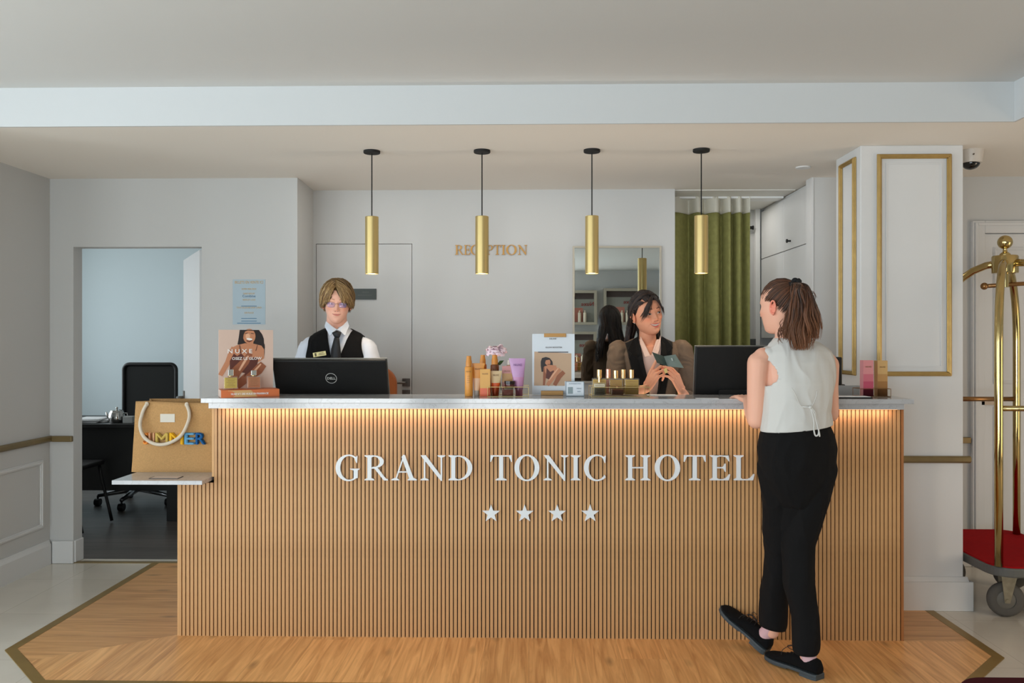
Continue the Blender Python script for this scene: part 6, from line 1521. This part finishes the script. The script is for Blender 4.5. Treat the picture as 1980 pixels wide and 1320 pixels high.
        lock(V, F, C, pts, rnd.uniform(.0025,.0055), cols[rnd.randrange(5)]*(.8+.5*rnd.random()), tip=.4, base=.15)
    v, f, c = mesh_parts(cm, (30,22,20)); o = len(V); V += [Vector(p) for p in v]; F += [tuple(i+o for i in q_) for q_ in f]; C += [c]*len(v)
    hair_object(V, F, C, 'hair', root, HAIRM)
    # brochure in the hands
    yb_ = .395
    A, B_, C_, D_ = W(1261,680.5,yb_-.02), W(1283.5,688.5,yb_+.015), W(1291,708,yb_+.01), W(1270.5,701,yb_-.03)
    E, F_, G_ = W(1306,685,yb_-.02), W(1322,711,yb_-.03), W(1291.2,708.2,yb_+.01)
    t = thing('brochure', 'open dark green folded brochure in the smiling receptionist\'s hands', 'brochure', tuple(C_))
    for nm, q in (('cover_panel', [A,B_,C_,D_]), ('cover_panel', [B_,E,F_,G_])):
        o_ = MB().add(q, [(0,1,2,3)]).build(nm, mat('brochure_green', (62,76,70), .35) if q[0] is A else mat('brochure_green2', (104,116,108), .3), t, world=True, fix=False); md = o_.modifiers.new('s','SOLIDIFY'); md.thickness = .0014; md.offset = 0
    m0, m1 = W(1296,692,yb_-.012), W(1301,701,yb_-.016)
    MB().add([W(1297,692,yb_-.012),W(1300,691.8,yb_-.015),W(1302,697,yb_-.018),W(1299,697.5,yb_-.015)], [(0,1,2,3)]).build('emblem', mat('emblem_pale', (150,158,150), .5), t, world=True, fix=False)
    tag(MB().add([W(1283,713,.372),W(1289,711,.372),W(1291,720,.370),W(1286,722,.370)], [(0,1,2,3)]).add([W(1283,713,.374),W(1289,711,.374),W(1291,720,.372),W(1286,722,.372)], [(3,2,1,0)]).build('paper_tag', mat('tag_yellow', (222,196,120), .6), org=W(1287,717,.372), fix=False), 'tiny yellow paper tag pinched under the green brochure', 'tag')
build_smiling()
# ================================================================= PERSON 3: guest seen from behind
def build_guest():
    yc = -.40; g = Vector((WX(1540,yc), yc, 0)); d2 = Vector((.97,.24,0)); AX = d2.normalized()   # shoulder axis
    root = person_root('person', 'guest seen from behind with brown ponytail, white sleeveless top and black trousers', tuple(g))
    skin = (232,176,150); hc = W(1511, 592, -.33)
    M = Matrix.Translation(hc) @ Matrix.Rotation(R(222),4,'Z') @ Matrix.Rotation(R(4),4,'X') @ Matrix.Scale(.965,4)
    P = dict(mz=-.061, k=8, mw=.024, open=0, nose=.021, cheek=.006, fold=.001, lash=(60,40,34), browk=.7)
    H = head_mesh(P, M, skin, (200,110,104), (96,66,46), (80,80,80), lid=.4, nl=160, nz=120)
    nb = W(1522,668,-.35); B = MB()
    caps(B, [M @ Vector((0,.02,-.05)), M @ Vector((0,.02,-.09)), nb, nb-Vector((0,0,.05))], [.048,.047,.052,.06], 20)
    shL = W(1470,688,-.36); shR = W(1600,692,-.30)
    eL = W(1462,812,-.35); hL = W(1440,766,-.035)
    eR = W(1606,800,-.26); hR = W(1560,768,-.03)
    wL = eL.lerp(hL,.80)+Vector((.006,-.0,.0)); wR = eR.lerp(hR,.75)
    def S(u, v, y): return W(u, v, y)
    loft(B, [(S(1541,900,-.40),.145,.10,AX),(S(1541,850,-.40),.125,.085,AX),(S(1541,800,-.39),.115,.08,AX),(S(1542,740,-.36),.13,.088,AX),(S(1540,700,-.345),.14,.085,AX),(S(1532,672,-.34),.09,.06,AX)])
    caps(B, [shL+Vector((.012,0,-.004)), shL+Vector((-.006,0,-.03)), shL.lerp(eL,.5)+Vector((-.003,0,0)), eL], [.040,.048,.043,.037], 18)
    caps(B, [eL, eL.lerp(wL,.35), wL], [.037,.037,.024], 18)
    caps(B, [shR+Vector((-.012,0,-.004)), shR+Vector((.004,0,-.03)), shR.lerp(eR,.5), eR], [.040,.044,.038,.034], 18)
    caps(B, [eR, eR.lerp(wR,.35), wR], [.034,.034,.023], 18)
    kR = S(1543,1048,-.37); aR = W(1559,1268,-.395); kL = S(1507,1060,-.27); aL = W(1494,1222,-.20)
    caps(B, [S(1578,890,-.38), kR, aR], [.075,.05,.027]); caps(B, [S(1506,890,-.37), kL, aL], [.075,.05,.027])
    bm_ = blob(B, .0042, 4)
    Hd = MB(); caps(Hd, [wL.lerp(eL,.15), wL], [.025,.0235]); caps(Hd, [wR.lerp(eR,.15), wR], [.025,.0235])
    hand(Hd, wL, (hL-wL)+Vector((-.03,.10,.012)), (0,0,-1), False, ((14,16,8),)*4, thumb=(.7,.5,.1), s=.9)
    hand(Hd, wR, (hR-wR)+Vector((-.03,.10,.012)), (0,0,-1), True, ((14,16,8),)*4, thumb=(.7,.5,.1), s=.9)
    hm = blob(Hd, .0024, 3); em = blob(ears(M), .0018, 2)
    skin_object('body', [mesh_parts(bm_, skin), mesh_parts(hm, skin), mesh_parts(em, (232,142,118))], H, SKIN, root)
    # sleeveless top
    T_ = MB()
    loft(T_, [(S(1542,850,-.395),.158,.118,AX),(S(1541,826,-.395),.150,.112,AX),(S(1541,795,-.39),.138,.104,AX),(S(1545,740,-.365),.150,.108,AX),(S(1546,700,-.345),.158,.10,AX),(S(1545,680,-.34),.150,.085,AX),(S(1536,664,-.34),.108,.068,AX),(S(1527,654,-.345),.066,.058,AX)])
    T_.ell(W(1486,682,-.355), (.030,.048,.024)).ell(W(1598,684,-.315), (.030,.045,.030))
    tm = blob(T_, .004, 5, fold=.0035, fscale=(12,12,5), seed=4)
    cL = Vector(W(1462,712,-.37)); 
    ax3 = np.array(AX); ct_ = np.array(S(1543,720,-.36))
    def ft(p):
        s = (p-ct_) @ ax3; z = p[:,2]; z0_ = WZ(700,-.36); vv = 657-(z-EYE)*FPX/3.49; hl_ = np.interp(vv, [655,668,682,700,716,732,744,752], [.205,.188,.162,.132,.121,.124,.146,.20]); hr_ = np.interp(vv, [655,668,690,710,735,750], [.105,.125,.140,.145,.150,.17])
        arm_ = np.where(vv < 751, np.maximum(-s-hl_, s-hr_), -.1)
        hem = (WZ(830,-.40)+(s+.13)*.10)-z
        return np.maximum(np.maximum(arm_, hem), z-WZ(652,-.345))
    trim(tm, ft, .004)
    TOPM = mat('top_white', (206,203,197), .8, bump=.2, bscale=700)
    obj_from(tm, 'sleeveless_top', TOPM, root, .0025)
    ys = -.515
    # back tie: gathered strap, knot and two loops
    K = W(1567,787,ys)
    MB().tube(smooth_path([W(1531,750,-.497),W(1538,762,-.502),W(1549,785,-.508),K]), .0016, 6).tube(smooth_path([W(1580,755,-.498),W(1577,770,-.504),W(1570,785,-.51),K]), .0016, 6).tube([W(1549,786,-.507),W(1558,786.5,-.512),K+Vector((.005,0,0))], .003, 8, flat=.5).build('seam_cord', TOPM, root, world=True, smooth=True)
    tt = MB(); tt.ell(K, (.007,.006,.006))
    tt.tube(smooth_path([K, W(1571,800,ys), W(1574,815,ys-.002), W(1574,832,ys-.004), W(1577,842,ys-.004), W(1582,840,ys-.004), W(1583,830,ys), W(1578,815,ys), W(1575,800,ys), K]), .0032, 8, flat=.4)
    tt.tube(smooth_path([K, W(1576,796,ys+.002), W(1578,812,ys), W(1584,836,ys-.004), W(1585,844,ys-.004)]), .003, 8, flat=.4)
    tt.build('tie_cord', TOPM, root, world=True, smooth=True)
    # trousers
    Q = MB()
    loft(Q, [(S(1541,822,-.395),.138,.105,AX),(S(1541,840,-.395),.153,.116,AX),(S(1541.5,865,-.39),.161,.124,AX),(S(1541.5,895,-.385),.157,.122,AX),(S(1541,925,-.38),.140,.110,AX),(S(1541,950,-.38),.110,.092,AX),(S(1541,975,-.38),.07,.07,AX)])
    hr, hl = S(1577,905,-.385), S(1504,905,-.365)
    caps(Q, [hr, S(1566,960,-.385), kR, S(1545,1130,-.385), W(1557,1190,-.39), W(1558,1252,-.395)], [.082,.076,.062,.058,.053,.050], 20)
    caps(Q, [hl, S(1508,970,-.33), kL, S(1500,1130,-.245), W(1495,1170,-.215), W(1494,1206,-.20)], [.083,.074,.060,.056,.058,.056], 20)
    caps(Q, [hl.lerp(hr,.5), S(1538,960,-.375), S(1530,1010,-.35)], [.085,.072,.055], 18)
    qm = blob(Q, .0048, 6, fold=.0055, fscale=(9,9,3.2), seed=12)
    hemR, hemL = np.array(W(1558,1262,-.395)), np.array(W(1494,1212,-.20))
    def fq(p):
        z = p[:,2]; nearR = np.abs(p[:,0]-hemR[0]) < np.abs(p[:,0]-hemL[0])
        nearR = (p[:,1] < -.30)
        return np.where(nearR, hemR[2]-z, (hemL[2]+.16*(hemL[0]-p[:,0]))-z)
    trim(qm, fq, .0048)
    obj_from(qm, 'trousers', mat('trousers_guest', (19,18,18), .9, spec=.2, bump=.25, bscale=600), root, .002)
    for (a, nm) in (((W(1475,829,-.44), W(1610,813,-.36)), 'w'),): pass
    # socks
    SK = mat('sock_pink', (206,168,172), .85)
    Hr = Vector((1.188,-.445,.0)); Tr = Vector((1.04,-.225,0)); Hl = Vector((1.048,-.165,.0)); Tl = Vector((.905,-.02,0))
    s1, M1 = shoe(root, Hr, Tr, 1); s2, M2 = shoe(root, Hl+Vector((0,0,.004)), Tl, -1, pitch=30)
    for Mx, top in ((M1, aR), (M2, aL)):
        b = Mx @ Vector((.045,0,.055)); f_ = Mx @ Vector((.075,0,.05)); mb = MB(); caps(mb, [f_, b, top+Vector((0,0,.03))], [.027,.030,.033], 16)
        obj_from(blob(mb, .003, 3), 'sock', SK, root)
    # hair: scalp combed to the tie, scrunchie, ponytail
    rnd = random.Random(21); V, F, C = [], [], []; cols = [L3(c) for c in ((84,54,38),(66,44,32),(106,66,44),(54,37,28),(94,60,40))]
    tie = Vector((0,.090,.092)); ra = Vector((.083,.104,.122))
    def on(p, k=1.0):
        q_ = math.sqrt((p.x/ra.x)**2+(p.y/ra.y)**2+(p.z/ra.z)**2); return Vector((p.x/q_*k, p.y/q_*k, p.z/q_*k))
    for i in range(900):
        ph = rnd.uniform(-180,180); r_ = R(ph); aph = abs(ph)
        z_ = np.interp(aph, [0,40,70,86,105,125,150,180], [.072,.058,.022,.018,-.025,-.058,-.070,-.072]); z_ += rnd.uniform(0,.06) if i % 2 else rnd.uniform(-.003,.006)
        rp_ = Vector((math.sin(r_)*ra.x, -math.cos(r_)*ra.y, z_)); kk = rnd.uniform(.955,1.0); pts = []
        for j in range(9):
            t1 = j/8; p = rp_.lerp(tie, t1); pts.append(M @ (on(p, kk)+Vector((0,.004,0))))
        lock(V, F, C, pts, rnd.uniform(.0022,.0048), cols[rnd.randrange(5)]*(.65+.55*rnd.random()), tip=.6, base=.1)
    cm = blob(MB().ell(M @ Vector((0,.010,.026)), (.075,.088,.085), rot=M.to_3x3().normalized(), n=28, m=18), .004, 2); Mi = np.array(M.inverted())
    def fc(p): q_ = p @ Mi[:3,:3].T+Mi[:3,3]; return (.050-.75*(q_[:,1]+.055))-q_[:,2]
    trim(cm, fc, .004); v, f, c = mesh_parts(cm, (66,42,30)); o = len(V); V += [Vector(p) for p in v]; F += [tuple(i+o for i in q_) for q_ in f]; C += [c]*len(v)
    # ponytail
    tw = M @ (on(tie, 1.0)+Vector((0,.012,.006)))
    tw = W(1537,546,tw.y); back = tw.y-.01
    for i in range(560):
        a = rnd.uniform(0, 2*math.pi); q_ = math.sqrt(rnd.random()); ox, oy = math.cos(a)*q_, math.sin(a)*q_
        tc = L3((168,106,64)); pts = [tw+Vector((ox*.012, oy*.012, 0))]
        un = np.interp; L_ = rnd.uniform(.85,1.0)*(1-.30*abs(ox)**1.6) if rnd.random() < .8 else rnd.uniform(.5,.8)
        vs_ = [552, 562, 585, 610, 635, 655, 675, 698]; cu = [1546,1549,1553,1553,1552,1551,1550,1549]; hwd = [12,19,27,33,41,43,34,17]
        kc = int((a/(2*math.pi))*9)+9*int(q_ > .6); wav = kc*2.3+rnd.uniform(-.5,.5); am = .003+.007*((kc*37 % 11)/11)+rnd.uniform(0,.003); cb_ = .55+.75*((kc*53 % 17)/17)
        for k, v in enumerate(vs_):
            if k/7 > L_: break
            yk = back-.020-.055*math.sin(min(1,(k+1)/5)*math.pi/2)*.7; P0 = W(cu[k]+ox*hwd[k], v+rnd.uniform(-3,3), yk+oy*.034)
            pts.append(P0+Vector((am*math.sin(wav+k*1.9), am*math.cos(wav+k*1.3), 0)))
        pts = smooth_path(pts, 3); bl = cols[rnd.randrange(5)]*(.75+.4*rnd.random())*cb_; o = len(V)
        lock(V, F, C, pts, rnd.uniform(.0018,.0042), bl, tip=.12)
        n_ = len(pts)
        for j in range(n_):
            f_ = max(0, j/n_-.45)*1.3; 
            for m_ in range(5): C[o+j*5+m_] = bl*(1-f_)+tc*f_*(.7+.5*ox*.5)
    for i in range(26):                # loose curls in the nape and at the sides
        u0 = rnd.uniform(1504,1530); v0 = rnd.uniform(615,640); yk = -.40; pts = [W(u0+6, v0, yk), W(u0, v0+8, yk-.01), W(u0-rnd.uniform(-3,4), v0+17, yk-.015), W(u0+rnd.uniform(-4,6), v0+26, yk-.02)]
        lock(V, F, C, smooth_path(pts,3), rnd.uniform(.0018,.003), cols[2]*1.1, tip=.15)
    for i in range(16):
        v0 = rnd.uniform(558,590); pts = [W(1560,v0,back-.05), W(1572+rnd.uniform(0,4),v0+4,back-.05), W(1578+rnd.uniform(-2,5),v0+14,back-.05)]; lock(V, F, C, smooth_path(pts,3), .0012, cols[2], tip=.1)
    hair_object(V, F, C, 'hair', root, HAIRM)
    sc = MB(); t0 = tw+Vector((.0,.002,-.004)); ring = []
    for j in range(22): a = 2*math.pi*j/22; ring.append(t0+Vector((.019*math.cos(a)*1.0, .014*math.sin(a), .008*math.cos(a)+.003*math.sin(5*a))))
    sc.tube(ring, [.0105+.002*math.sin(5*2*math.pi*j/22) for j in range(22)], 10, closed=True); sc.ell(t0+Vector((0,-.004,.012)), (.014,.012,.012))
    sc.build('scrunchie', mat('scrunchie_black', (14,14,16), .8), root, world=True, smooth=True)
build_guest()
